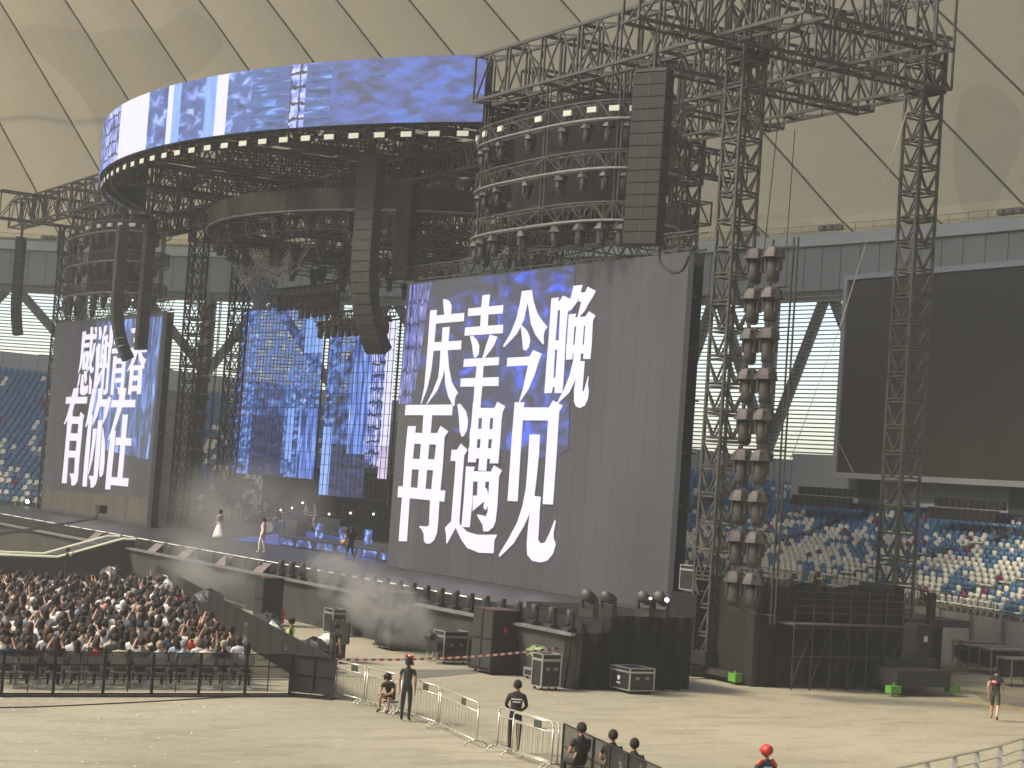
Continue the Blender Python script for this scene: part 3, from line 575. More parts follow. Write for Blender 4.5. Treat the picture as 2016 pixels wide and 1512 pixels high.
for k, (x, mt) in enumerate(secs):
    a, b = edges[k], edges[k+1]; n = max(2, int((b - a) / .04)); s.cur = ms.index(mt)
    for q in range(n):
        t0, t1 = a + (b-a)*q/n, a + (b-a)*(q+1)/n; O = Vector(ribbon.location)
        s.quad(rib_pt(t0, RZ0) - O, rib_pt(t1, RZ0) - O, rib_pt(t1, RZ1) - O, rib_pt(t0, RZ1) - O)
s.cur = len(ms)
for q in range(70):
    t0, t1 = -TH + 2*TH*q/70, -TH + 2*TH*(q+1)/70
    s.quad(rib_pt(t0, RZ0, RR - .05) - O, rib_pt(t1, RZ0, RR - .05) - O, rib_pt(t1, RZ1, RR - .05) - O, rib_pt(t0, RZ1, RR - .05) - O)
s.build('display', ms + [blk], ribbon)
s = MB()
for q in range(60):
    t0, t1 = -TH + 2*TH*q/60, -TH + 2*TH*(q+1)/60; O = Vector(ribbon.location)
    for z_ in (RZ0, RZ1):
        s.bar(rib_pt(t0, z_, RR - .7) - O, rib_pt(t1, z_, RR - .7) - O, .06); s.bar(rib_pt(t0, z_, RR - .15) - O, rib_pt(t1, z_, RR - .15) - O, .05)
        s.bar(rib_pt(t0, z_, RR - .7) - O, rib_pt(t1, z_, RR - .15) - O, .03)
    s.bar(rib_pt(t0, RZ0, RR - .7) - O, rib_pt(t1, RZ1, RR - .7) - O, .04); s.bar(rib_pt(t0, RZ0, RR - .7) - O, rib_pt(t0, RZ1, RR - .7) - O, .04)
s.build('curved_truss', steel_d, ribbon)
s = MB()
for q in range(60):
    t0, t1 = -TH + 2*TH*q/60, -TH + 2*TH*(q+1)/60; O = Vector(ribbon.location)
    s.quad(rib_pt(t0, RZ0 + .02, RR - .9) - O, rib_pt(t1, RZ0 + .02, RR - .9) - O, rib_pt(t1, RZ1, RR - .9) - O, rib_pt(t0, RZ1, RR - .9) - O)
s.build('back_cover', cloth, ribbon)
def blinder_mb():
    s = MB(); s.box((0, 0, 0), (.62, .16, .30)); return s
bl_t = thing('panel_light', '', 'light'); bl_t.location = (0, 0, -50)
s = blinder_mb(); s.build('housing', blk, bl_t)
s = MB(); s.box((0, -.09, 0), (.56, .02, .24)); s.build('lamp_face', lampw, bl_t)
s = MB(); s.bar((-.2, 0, .15), (-.2, 0, .45), .02); s.bar((.2, 0, .15), (.2, 0, .45), .02); s.build('bracket', steel_d, bl_t)
nb = 34
for k in range(nb):
    th = -TH * .98 + 2 * TH * .97 * k / (nb - 1); p = rib_pt(th, RZ0 - .5, RR - .25)
    lab = f'small pale panel light, {nth(nb - 1 - k)} from the right under the curved banner screen'
    if k == 0: bl_t.location = p; bl_t.rotation_euler.z = th; bl_t['label'] = lab; bl_t['group'] = 'panel lights under the curved banner'
    else: dup(bl_t, p, th, lab, 'panel lights under the curved banner')
# ------------------------------------------------------------------ trusses
def beam_mb(a, b, w_=1., h=2., mod=2.9, rc=.085, rb=.05, s=None):
    s = s or MB(); a = Vector(a); b = Vector(b); d = (b - a); L_ = d.length; d.normalize(); sd_ = Vector((-d.y, d.x, 0)); up_ = Vector((0, 0, 1))
    n = max(1, round(L_ / mod)); m_ = L_ / n
    c = lambda x, i, j: a + d * x + sd_ * (w_ / 2 * i) + up_ * (h * j)
    for i in (-1, 1):
        for j in (0, 1): s.bar(c(0, i, j), c(L_, i, j), rc)
    for k in range(n + 1):
        for o in ((-.14, .14) if 0 < k < n else (0,)):
            x = m_ * k + o
            for i in (-1, 1): s.bar(c(x, i, 0), c(x, i, 1), rb * 1.1)
            for j in (0, 1): s.bar(c(x, -1, j), c(x, 1, j), rb)
    for k in range(n):
        x0, x1, xm = m_*k + .14, m_*(k+1) - .14, m_*(k+.5)
        for i in (-1, 1):
            s.bar(c(x0, i, 0), c(xm, i, 1), rb); s.bar(c(xm, i, 1), c(x1, i, 0), rb)
        for j in (0, 1): s.bar(c(x0, -1, j), c(xm, 1, j), rb * .8); s.bar(c(xm, 1, j), c(x1, -1, j), rb * .8)
    return s
def beam(a, b, label, mt=steel, **k):
    return beam_mb(a, b, **k).build('truss_beam', mt, label=label, cat='truss beam', group='box truss beams of the stage roof')
Z0, Z1 = 23.3, 25.3
beam((-71.8, 40.9, Z0), (-49.3, 40.9, Z0), 'front box truss beam running right from the curved banner over the hanging speakers')
beam((-80, 47, Z0), (-49.5, 47, Z0), 'middle box truss beam parallel to the front one, right of stage')
beam((-84, 51.6, Z0), (-54.8, 51.6, Z0), 'rear box truss beam ending at the top of the far right tower')
for x, y0, y1, lb in ((-54.8, 37, 52.1, 'rightmost cross truss beam joining the two right towers'), (-60.3, 41.6, 53, 'second cross truss beam inward from the two right towers'),
                      (-66.2, 41.6, 53, 'third cross truss beam inward from the two right towers'), (-72.2, 43.3, 53, 'cross truss beam beside the right end of the curved banner'), (-49.8, 41.6, 46.4, 'short outermost cross truss beam at the right overhang')):
    beam((x, y0, Z0 + .01), (x, y1, Z0 + .01), lb)
beam((-142.7, 40.9, Z0), (-119, 40.9, Z0), 'front box truss beam sticking out at the far left of the stage')
beam((-137.2, 38, Z0 + .01), (-137.2, 50, Z0 + .01), 'cross truss beam above the far left hanging speakers')
beam((-131, 41.6, Z0 + .01), (-131, 50, Z0 + .01), 'cross truss beam over the left LED screen')
beam((-142.7, 46, Z0), (-118, 46, Z0), 'rear box truss beam at the far left of the stage')
def tower_mb(w_, z0, z1, cell=1.04, rc=.075, rb=.045):
    s = MB(); h = w_ / 2; n = round((z1 - z0) / cell); c = (z1 - z0) / n
    co = [Vector((-h, -h, 0)), Vector((h, -h, 0)), Vector((h, h, 0)), Vector((-h, h, 0))]
    for p in co: s.bar(p + Vector((0, 0, z0)), p + Vector((0, 0, z1)), rc)
    for k in range(n):
        z = z0 + c * k
        for i in range(4):
            a, b = co[i], co[(i+1) % 4]; m_ = (a + b) / 2
            for zz in (z + .02, z + .16): s.bar(a + Vector((0, 0, zz)), b + Vector((0, 0, zz)), rb)
            s.bar(a + Vector((0, 0, z + c)), m_ + Vector((0, 0, z + .16)), rb); s.bar(b + Vector((0, 0, z + c)), m_ + Vector((0, 0, z + .16)), rb)
    return s
def tower(x, y, z1, label, w_=1.0, mt=steel, base=True, z0=.5):
    t = thing('truss_tower', label, 'truss tower', (x, y, 0), 0, 'lattice towers carrying the stage roof')
    tower_mb(w_, z0, z1).build('mast', mt, t)
    s = tower_mb(w_ + .12, z1 - 2.1, z1 + .05, 1.05); s.build('sleeve_block', mt, t)
    if base:
        s = MB()
        for dx in (-.45, .45): s.box((dx, 0, .28), (.22, 4.2, .24)); s.box((0, dx, .32), (4.2, .22, .22))
        s.build('outrigger', steel_d, t)
        for sx, sy in ((2.1, .45), (2.1, -.45), (.45, -2.1), (-.45, -2.1)):
            s = MB(); s.box((sx * 1.05, sy * 1.02, .26), (.42 if abs(sx) > 1 else .3, .3 if abs(sx) > 1 else .42, .3)); s.bar((sx * 1.05, sy * 1.02, .0), (sx * 1.05, sy * 1.02, .5), .04); s.build('foot_pad', green, t)
        s = MB(); s.box((0, 0, .75), (1.5, 1.5, .5)); s.build('ballast', blk, t)
    return t
tower(-55.6, 42.9, 25.0, 'lattice tower beside the right edge of the big screen')
tower(-55.3, 51.6, 25.3, 'outermost right lattice tower standing in front of the scoreboard')
tower(-71.5, 52.0, 23.3, 'lattice tower partly hidden behind the right hanging speaker column')
tower(-137.5, 43.5, 23.3, 'lattice tower at the left edge of the left screen', mt=steel_d)
for x, y, lb in ((-118.6, 46.5, 'dark lattice tower right of the left screen'), (-119.4, 50, 'second dark lattice tower right of the left screen'), (-76, 46.5, 'dark lattice tower inside the stage left of the big screen'),
                 (-80, 50, 'dark lattice tower deep in the stage left of the big screen'), (-111, 60, 'tall lattice tower rising behind the left transparent screen'), (-108.4, 60, 'slimmer lattice tower behind the left transparent screen')):
    tower(x, y, 23.3, lb, 1.3 if x == -111 else 1.0, steel_d, False, ZD)
# roof grid above the stage + black covers with gaps
k = 0
for x in np.arange(-118, -75, 5.4):
    dx = abs(x + 95.5); y0 = RC.y - math.sqrt(RR**2 - dx**2) + 1.3
    beam((x, y0, 22.7 + (k % 2) * .9), (x, 62, 22.7 + (k % 2) * .9), f'dark roof truss over the stage running front to back, {nth(k)} from the left', steel_d, h=1.4, mod=2.); k += 1
k = 0
for y in (44., 49.5, 55, 61):
    beam((-119, y, 21.4), (-73 if y < 50 else -82, y, 21.4), f'dark roof truss over the stage running left to right, {nth(k)} from the front', steel_d, h=1.2, mod=2.); k += 1
s = MB(); rr = random.Random(5)
for i in range(46):
    for j in range(28):
        x = -119 + i; y = 36 + j
        if (x - RC.x) ** 2 + (y - RC.y) ** 2 > (RR - 1.) ** 2 or y > 56 or x > -77: continue
        if rr.random() < (.12 if (i * 7 + j * 3) % 11 else .3): continue
        z = 24.9 + .04 * ((i + j) % 3); s.quad((x, y, z), (x + 1.02, y, z), (x + 1.02, y + 1.02, z), (x, y + 1.02, z))
s.build('roof_cover', cloth, label='patchy black cloth cover over the stage roof with small gaps', cat='cover')
# ------------------------------------------------------------------ moving lights
def mover(parent_label, hood=True, big=1.):
    t = thing('moving_light', parent_label, 'stage light')
    s = MB(); s.smooth = False
    s.box((0, 0, -.09), (.36 * big, .36 * big, .16)); s.build('base', headm, t)
    s = MB()
    for sx in (-1, 1): s.box((sx * .19 * big, 0, -.34), (.05, .16, .36))
    s.bar((-.2 * big, 0, -.19), (.2 * big, 0, -.19), .03)
    s.build('yoke', headm, t)
    s = MB(); s.smooth = True; s.lathe([(.06, -.78 * big), (.15, -.76 * big), (.16, -.6 * big), (.155, -.35), (.13, -.24), (.05, -.2)], (0, 0, 0), 10); h_ = s.build('head', headm, t)
    s = MB(); s.lathe([(.115, -.03), (.12, 0)], (0, 0, -.775 * big), 10); s.build('lens', mat('lens', (.12, .13, .15), .15), h_)
    if hood:
        s = MB(); s.smooth = False
        s.lathe([(.30 * big, -.20), (.26 * big, -.10), (.19 * big, .04), (.10, .07)], (0, 0, .0), 7); s.build('rain_hood', hoodm, t)
    return t
mv = mover('x', True); mv.location = (0, 0, -60)
used_mv = [False]
def put_mover(loc, label, group, rz=0., sc=1., rot=None):
    if not used_mv[0]: used_mv[0] = True; o = mv; o.location = loc; o.rotation_euler.z = rz; o['label'] = label; o['group'] = group
    else: o = dup(mv, loc, rz, label, group, rot)
    o.scale = (sc, sc, sc); return o
# ring trusses
def cpw(v): return math.copysign(abs(v) ** .7, v)
def ring(cx, cy_, ax, ay, z, label, top):
    t = thing('ring_truss', label, 'ring truss', (cx, cy_, z), 0, 'curved lighting trusses stacked beside the stage')
    n = 44; P = lambda k, r, z_: Vector(((ax - r) * cpw(math.cos(2*math.pi*k/n)), (ay - r) * cpw(math.sin(2*math.pi*k/n)), z_))
    s = MB()
    for k in range(n):
        for r in (0, .5):
            s.bar(P(k, r, .75), P(k+1, r, .75), .035)
            s.bar(P(k, r, .06 if k % 2 else .75), P(k+1, r, .75 if k % 2 else .06), .022); s.bar(P(k, r, .06), P(k, r, .75), .022)
        s.bar(P(k, 0, .75), P(k, .5, .75), .02); s.bar(P(k, .5, .06), P(k+1, .5, .06), .035)
    s.build('lattice', steel, t)
    s = MB()
    for k in range(n): s.bar(P(k, -.02, 0), P(k+1, -.02, 0), .055, 6)
    s.build('rim_tube', silver, t)
    if top:
        for k in range(n // 2 + 2, n + 1, 2):
            p = P(k - .5, -.08, .38); a = math.atan2(p.y / ay**2, p.x / ax**2); s = MB(); s.box(p, (.46, .1, .22), a + math.pi / 2); s.build('lamp_panel', lampw, t)
    return t
for side, cx_ in (('right', -67.2), ('left', -124.8)):
    for q, (z, nm) in enumerate(((21.4, 'top'), (19.4, 'middle'), (17.3, 'lowest'))):
        ring(cx_, 43.0, 6.3, 2.5, z, f'{nm} curved lighting truss of the {side} stack', q == 0)
        n = 22; cnt = 0
        for k in range(n):
            th = 2 * math.pi * (k + .5) / n
            if math.sin(th) > .35: continue
            cnt += 1
            p = (cx_ + 6.05 * cpw(math.cos(th)), 43.0 + 2.3 * cpw(math.sin(th)), z - .12)
            put_mover(p, f'hanging stage light, {nth(cnt - 1)} along the {nm} ring of the {side} stack', 'stage lights under the curved trusses', th, .95 if z > 18 else 1.15)
    s = MB()
    for th in np.arange(.3, 6.4, .9):
        s.bar((cx_ + 6.1 * cpw(math.cos(th)), 43.0 + 2.3 * cpw(math.sin(th)), 17.4), (cx_ + 6.1 * cpw(math.cos(th)), 43.0 + 2.3 * cpw(math.sin(th)), 23.2), .045); s.bar((cx_ + 6.1 * cpw(math.cos(th)) + .28, 43.0 + 2.3 * cpw(math.sin(th)), 17.4), (cx_ + 6.1 * cpw(math.cos(th)) + .28, 43.0 + 2.3 * cpw(math.sin(th)), 23.2), .035)
    s.build('hanger_pipes', steel, label=f'vertical hanger pipes joining the {side} stack of curved trusses', cat='pipes')
    s = MB(); s.lathe([(4.6, 0.8), (4.7, 2.0), (4.7, 3.9), (4.6, 5.6)], (0, 0, 17.2), 26)
    for i in range(len(s.v)): s.v[i] = (s.v[i][0] + cx_, s.v[i][1] * .34 + 43.2, s.v[i][2])
    s.build('inner_drape', cloth, label=f'black drum drape inside the {side} stack of curved trusses', cat='drape')
# central canopy ring with rim, lamps, tulle
CC = Vector((-96, 56.6, 20.0)); CR = 17.3
CA0, CA1 = math.radians(175), math.radians(365)
can = thing('canopy_ring', 'round black canopy ring with silver rim over the centre stage', 'canopy', CC)
s = MB(); n = 72
for k in range(n):
    a, b = CA0 + (CA1-CA0)*k/n, CA0 + (CA1-CA0)*(k+1)/n; r1 = CR
    s.quad((r1*math.cos(a), r1*math.sin(a), .1), (r1*math.cos(b), r1*math.sin(b), .1), (r1*math.cos(b), r1*math.sin(b), 1.15), (r1*math.cos(a), r1*math.sin(a), 1.15))
s.build('fascia', noisy(mat('canopy_black', (.035, .035, .033), .7), 4, .3, (1, 1, .2)), can)
s = MB()
for k in range(n):
    a, b = CA0 + (CA1-CA0)*k/n, CA0 + (CA1-CA0)*(k+1)/n; s.bar(((CR+.05)*math.cos(a), (CR+.05)*math.sin(a), 0), ((CR+.05)*math.cos(b), (CR+.05)*math.sin(b), 0), .06, 5)
s.build('rim_tube', silver, can)
s = MB(); rr = random.Random(3)
for k in range(n):
    a, b = CA0 + (CA1-CA0)*k/n, CA0 + (CA1-CA0)*(k+1)/n
    for r in (CR - .6, CR - 4, CR - 8):
        for z_ in (-.1, -.9): s.bar((r*math.cos(a), r*math.sin(a), z_), (r*math.cos(b), r*math.sin(b), z_), .05)
        s.bar((r*math.cos(a), r*math.sin(a), -.1), (r*math.cos(b), r*math.sin(b), -.9), .03)
for k in range(0, n, 6):
    a = CA0 + (CA1-CA0)*k/n; 
    for z_ in (-.1, -.9): s.bar((3*math.cos(a), 3*math.sin(a), z_), (CR*math.cos(a), CR*math.sin(a), z_), .05)
s.build('inner_truss', steel_d, can)
cnt = 0
for r, zz, nn in ((CR - .6, 19.85, 40), (CR - 4, 19.0, 30), (CR - 8, 18.6, 22)):
    for k in range(nn):
        a = 2*math.pi*(k+.5)/nn; p = CC + Vector((r*math.cos(a), r*math.sin(a), 0)); p.z = zz
        if math.sin(a) > .55: continue
        x_, y_, _ = proj(p)
        if not (400 < x_ < 830): continue
        cnt += 1; put_mover(p, f'dark stage light under the centre canopy, {nth(min(cnt-1, 58))} of its cluster', 'stage lights under the centre canopy', a, 1.25)
# clusters hanging lower (fly bars)
for bi, (xa, xb, y, z, lb) in enumerate(((-113, -104, 50, 17.6, 'left'), (-103, -97, 47, 16.4, 'middle'), (-98, -89, 46, 15.0, 'right'), (-96, -84, 52, 17.2, 'rear'))):
    beam((xa, y, z), (xb, y, z), f'{lb} black fly bar truss hanging low over the stage', steel_d, w_=.5, h=.5, mod=.8, rc=.04, rb=.022)
    n = int((xb - xa) / .9)
    for k in range(n): put_mover((xa + .4 + k * .9, y, z - .02), f'stage light on the {lb} low fly bar, {nth(k)} from left', 'stage lights on the low fly bars', .3 * k, 1.15)
s = MB(); rr = random.Random(9)
for x0, x1, y0 in ((-112, -107.5, 46), (-103.5, -97.5, 43.5)):
    for q in range(26):
        zs = 19.6 - rr.random() * .5; dr = 1. + rr.random() * 1.3; ph = rr.random() * .6; pts = []
        for k in range(9):
            t = k / 8; pts.append((x0 + (x1 - x0) * t + ph, y0 + rr.random() * .2 + q * .05, zs - dr * 4 * t * (1 - t) * (.8 + .2 * rr.random())))
        s.path(pts, .018, 3)
s.build('tulle_garland', mat('pale_tulle', (.42, .41, .38), .7), label='pale stringy garlands draped under the canopy ring', cat='garland')
s = MB(); rr = random.Random(4)
for q in range(420):
    a = rr.random() * 6.28; r = .9 * math.sqrt(rr.random()); z_ = 16.3 + 3.2 * rr.random(); s.sphere((-108.6 + r * math.cos(a) * (1 if z_ > 17 else .7), 47 + r * math.sin(a), z_), .05 + .07 * rr.random(), 5, 3)
s.build('blossom_cluster', noisy(mat('lavender_blossom', (.22, .23, .36), .8), 8, .5), label='grey lavender hanging flower cluster left of the garlands', cat='flowers')
# ------------------------------------------------------------------ line arrays
def line_array(x, y, ztop, n, label, facing, wd=1.32, bh=.44, curve=0., dep=.6):
    t = thing('line_array', label, 'speaker array', (x, y, ztop), facing, 'hanging speaker columns')
    s = MB(); s.box((0, 0, .1), (wd * .95, dep, .12)); s.bar((0, 0, .1), (0, 0, 1.1), .10, 6); s.bar((-.3, 0, .1), (0, 0, .9), .03); s.bar((.3, 0, .1), (0, 0, .9), .03)
    s.bar((0, 0, 1.0), (0, 0, 2.0), .03); s.build('rigging_frame', steel_d, t)
    z = 0.; yy = 0.; ang = 0.
    for k in range(n):
        ang = curve * max(0, (k - n * .45)) ** 1.35 / n; dz, dy = bh * math.cos(ang), bh * math.sin(ang)
        M = Matrix.Translation((0, yy + dy / 2, z - dz / 2)) @ Matrix.Rotation(ang, 4, 'X')
        s = MB(); s.box((0, 0, 0), (wd, dep, bh - .025), M=M); c = s.build('speaker_cabinet', pagrey, t)
        s = MB()
        for sx in (-1, 1): s.box((sx * wd * .25, -dep / 2 - .008, 0), (wd * .47, .016, bh - .07), M=M)
        s.build('grille', noisy(mat('speaker_grille_front', (.030, .028, .025), .8), 30, .25), c)
        s = MB(); s.box((0, -dep / 2 - .006, bh / 2 - .02), (wd, .03, .015), M=M); s.box((0, -dep/2 - .012, 0), (.03, .03, bh * .9), M=M); s.build('trim', pagrey2, c)
        z -= dz; yy += dy
    return t
pa_r = ony(1288, 146, 38.0)
line_array(pa_r.x, 38, pa_r.z, 14, 'straight dark speaker column hanging from the right roof overhang', math.radians(28), curve=.0)
p = ony(733, 312, 40.)
line_array(p.x, 40, p.z, 19, 'long curving speaker column hanging left of the big screen', math.radians(20), wd=1.25, curve=.62, bh=.50)
p = ony(812, 285, 44.)
line_array(p.x, 44, p.z, 15, 'dark speaker column hanging behind the long curving one', math.radians(20), wd=1.0, bh=.46)
p = ony(242, 450, 40.)
line_array(p.x, 40, p.z, 17, 'curving speaker column overlapping the left screen lettering', math.radians(-10), wd=1.2, curve=.50, bh=.50)
p = ony(297, 438, 42.)
line_array(p.x, 42, p.z, 18, 'wide dark speaker column in front of the left screen edge', math.radians(-10), wd=1.55, bh=.46)
p = ony(42, 472, 39.5)
line_array(p.x, 39.5, p.z, 14, 'far left speaker column hanging from the left roof overhang', math.radians(-25), wd=1.3, curve=.22, bh=.5)
def cable(pts, r, label, mt=blk):
    P = catmull([tuple(p) for p in pts], 6); s = MB(); s.path(P, r, 6); return s.build('cable', mt, label=label, cat='cable')
cable([ony(x, y, 38.2) for x, y in ((1298, 495), (1300, 515), (1312, 530), (1328, 537), (1345, 530), (1356, 505))], .05, 'black cable loop under the right speaker column')
# PA sub fills near the ends of curving arrays already hang; white rigging wires
def wire(a, b, label, r=.02, mt=None):
    s = MB(); s.bar(a, b, r, 4); return s.build('wire', mt or mat('pale_wire', (.5, .47, .38), .6), label=label, cat='wire')
wire(ony(1788, 210, 48), ony(1655, 640, 48), 'pale guy wire slanting down left of the outer tower', .018)
wire(ony(1655, 640, 48), ony(1556, 905, 48), 'lower part of the pale guy wire before the louvres', .014)
wire(ony(1680, 930, 60), ony(1645, 860, 60), 'short slack wire across the scoreboard corner', .015)
wire(ony(1530, 255, 50), ony(1505, 490, 50), 'left of two thin hoist cables right of the near tower', .02, steel_d)
wire(ony(1565, 255, 50), ony(1548, 490, 50), 'right of two thin hoist cables right of the near tower', .02, steel_d)
# ------------------------------------------------------------------ lamp ladder on the right and in the left gap
def ladder(px0, px1, pyt, pyb, y, rows_, label, lab2, sc):
    a, b = ony(px0[0], pyt, y), ony(px1[0], pyt, y); c, d = ony(px0[1], pyb, y), ony(px1[1], pyb, y)
    xa, xb = (a.x + c.x) / 2, (b.x + d.x) / 2; zt_, zb_ = a.z, c.z
    t = thing('lamp_ladder', label, 'lighting ladder', (xa, y, zb_)); w_ = xb - xa; h = zt_ - zb_
    s = MB()
    for xx in (-.08, w_ / 2, w_ + .12, w_ + .35): s.bar((xx, .1, -.3), (xx, .1, h + .3), .035)
    for k in range(rows_ + 1): s.bar((-.08, .1, h * k / rows_), (w_ + .35, .1, h * k / rows_), .03)
    s.build('pipe_frame', steel_d, t)
    for k in range(rows_):
        for q in range(2):
            put_mover((xa + w_ * (.26 + .5 * q), y - .25, zt_ - h * k / rows_ - .12), f'{lab2}, {"left" if q == 0 else "right"} one in the {nth(k)} row down', 'hooded lights on the lamp ladders', .4 * rnd.random(), sc)
ladder((1480, 1440), (1552, 1510), 492, 1200, 40.8, 9, 'two-column ladder of hooded lights right of the near tower', 'hooded light on the right ladder', 1.45)
ladder((400, 383), (425, 408), 600, 920, 47, 9, 'narrow ladder of dark lamps in the gap right of the left screen', 'dark lamp on the ladder in the left gap', 1.3)
# ------------------------------------------------------------------ transparent inner screens
def tscreen(corners, y, label, secs_):
    xs = [ony(*c, y) for c in corners]; x0, x1 = (xs[0].x + xs[3].x) / 2, (xs[1].x + xs[2].x) / 2; z1 = (xs[0].z + xs[1].z) / 2; z0 = (xs[2].z + xs[3].z) / 2
    t = thing('mesh_screen', label, 'screen', (x0, y, z0)); W, H = x1 - x0, z1 - z0
    s = MB()
    for k in range(int(W / .5) + 1): s.bar((k * .5, .08, 0), (k * .5, .08, H), .02)
    for k in range(int(H / .5) + 1): s.bar((0, .08, k * .5), (W, .08, k * .5), .02)
    for k in (0, W): s.bar((k, .1, -.3), (k, .1, H + .2), .07)
    s.bar((0, .1, H + .1), (W, .1, H + .1), .07)
    for k in range(1, int(W / .62) + 1): s.bar((k * .62, -.09, 0), (k * .62, -.09, H), .022)
    for k in range(1, int(H / .62) + 1): s.bar((0, -.09, k * .62), (W, -.09, k * .62), .022)
    s.build('lattice', steel_d, t)
    for u0, v0, u1, v1, mt, o in secs_:
        s = MB(); s.box((W * (u0 + u1) / 2, -.01 * o, H * (v0 + v1) / 2), (W * (u1 - u0), .008, H * (v1 - v0))); s.build('picture', mt, t)
    return t
tscreen([(477, 600), (640, 612), (618, 938), (452, 935)], 56, 'left see-through LED screen with blue stone picture, louvres visible through it',
        [(0, 0, .24, 1, e_mesh1, 1), (.24, .35, .62, 1, e_mesh2, 1), (.24, 0, .62, .35, e_dark, 1), (.62, -.0, .80, .0001, e_dark, 1), (.62, .62, .80, 1, e_mesh2, 1), (.62, .0, .80, .62, e_mesh1, 2), (.8, .72, 1, .98, e_light, 3), (.8, .40, 1., .72, e_mesh1, 1), (.66, .1, .74, .40, e_light, 4), (.8, 0, 1, .40, e_streak, 2)])
tscreen([(648, 644), (790, 629), (757, 985), (632, 975)], 50, 'right see-through LED screen with blue waterfall and brick picture',
        [(0, .4, .14, 1, e_mesh1, 1), (.14, .3, .38, 1, e_mesh2, 1), (.14, 0, .38, .3, e_dark, 1), (0, 0, .14, .4, e_light, 2), (.38, .25, .66, 1, e_streak, 1), (.38, 0, .66, .25, e_dark, 1), (.66, .18, .86, 1.02, e_brick, 2), (.86, .30, .985, 1.0, e_white, 3), (.86, .12, .985, .30, emis('led_pink_rock', [(.3, .26, .4), (.6, .5, .65)], 1.2, strength=.8), 3)])
s = MB(); s.box((-87, 48.9, 11.2), (11, .05, 10.5)); s.build('mesh_drape', mat('mesh_dark', (.02, .02, .025), .9), label='dark mesh drape behind the see-through screen and big screen', cat='drape')
# glowing blue sheet on the floor in front of the band
s = MB(); s.poly([onz(x, y, ZD + .006) for x, y in ((455, 1062), (600, 1045), (752, 1072), (752, 1105), (700, 1100), (640, 1084))])
s.build('floor_glow', emis('floor_glow_blue', [(.02, .03, .08), (.03, .05, .20), (.08, .14, .8)], 1.2, (1, 3, 1), .8, .35, .72, 6), kind='structure', label='glowing blue floor area in front of the band', cat='floor')
s = MB(); s.box((-86, 46.5, ZD + .28), (22, 4.6, .5)); br_ = s.build('band_riser', deckm, label='low dark riser the band plays on', cat='riser')
s = MB()  # glowing panels added to the riser to brighten the dim band
for q in range(9): s.box((-96.2 + q * 2.5, 44.17, ZD + .27), (2.1, .03, .36))
for q in range(7): s.box((-95 + q * 3., 45.6, ZD + 1.0), (.9, .03, .8))
s.build('added_glow_panel', emis('added_cyan_glow', [(.01, .02, .05), (.03, .06, .25), (.3, .55, 1)], 2.4, (1, 1, 1), .8, .42, .72, 6), br_)
# ------------------------------------------------------------------ people
shoe_m = mat('shoes_dark', (.03, .03, .032), .5); shoe_w = mat('shoes_light', (.5, .5, .48), .5)
C_ = {}
def cloth_mat(name, c, r=.85):
    if name not in C_: C_[name] = noisy(mat('cloth_' + name, c, r), 6, .18, bump=.3)
    return C_[name]
TOPS = [('black', (.018, .018, .019)), ('white', (.62, .62, .60)), ('cream', (.52, .47, .38)), ('grey', (.22, .22, .22)), ('dark blue', (.03, .05, .10)), ('beige', (.36, .29, .2)), ('pink', (.55, .25, .27)), ('pale blue', (.34, .42, .52)), ('red', (.40, .03, .03)), ('brown', (.10, .06, .045))]
for n_, c_ in TOPS: cloth_mat(n_, c_)
PANTS = [cloth_mat('pants_black', (.02, .02, .022)), cloth_mat('denim', (.07, .10, .16)), cloth_mat('khaki', (.16, .15, .12)), cloth_mat('pale_pants', (.5, .46, .38))]
STAND = dict(pelvis=(0, 0, .93), spine=(0, -.01, 1.10), chest=(0, 0, 1.30), neck=(0, -.005, 1.47), chin=(0, .02, 1.545), head=(0, .015, 1.62), crown=(0, .0, 1.70),
             shL=(-.175, 0, 1.39), elL=(-.22, -.03, 1.12), wrL=(-.22, .05, .88), haL=(-.215, .07, .80), shR=(.175, 0, 1.39), elR=(.22, -.03, 1.12), wrR=(.22, .05, .88), haR=(.215, .07, .80),
             hiL=(-.09, 0, .88), knL=(-.10, .02, .49), anL=(-.10, -.02, .09), toL=(-.115, .13, .035), hiR=(.09, 0, .88), knR=(.10, .02, .49), anR=(.10, -.02, .09), toR=(.115, .13, .035))
RADI = dict(pelvis=(.155, .11), spine=(.13, .095), chest=(.16, .105), neck=(.055, .055), chin=(.062, .068), head=(.078, .095), crown=(.055, .065),
            sh=(.062, .062), el=(.043, .043), wr=(.030, .030), ha=(.034, .018), hi=(.088, .09), kn=(.060, .062), an=(.040, .042), to=(.038, .026))
SIT = dict(STAND); SIT.update(pelvis=(0, 0, .54), spine=(0, -.04, .70), chest=(0, -.02, .90), neck=(0, .0, 1.06), chin=(0, .03, 1.135), head=(0, .025, 1.21), crown=(0, .01, 1.29),
           shL=(-.175, 0, .98), elL=(-.22, .06, .74), wrL=(-.12, .27, .66), haL=(-.06, .33, .67), shR=(.175, 0, .98), elR=(.22, .06, .74), wrR=(.12, .27, .66), haR=(.06, .33, .67),
           hiL=(-.10, .06, .50), knL=(-.13, .44, .50), anL=(-.13, .46, .10), toL=(-.14, .60, .04), hiR=(.10, .06, .50), knR=(.13, .44, .50), anR=(.13, .46, .10), toR=(.14, .60, .04))
EDG = [('pelvis', 'spine', 1), ('spine', 'chest', 1), ('chest', 'neck', 1), ('neck', 'chin', 0), ('chin', 'head', 0), ('head', 'crown', 0)]
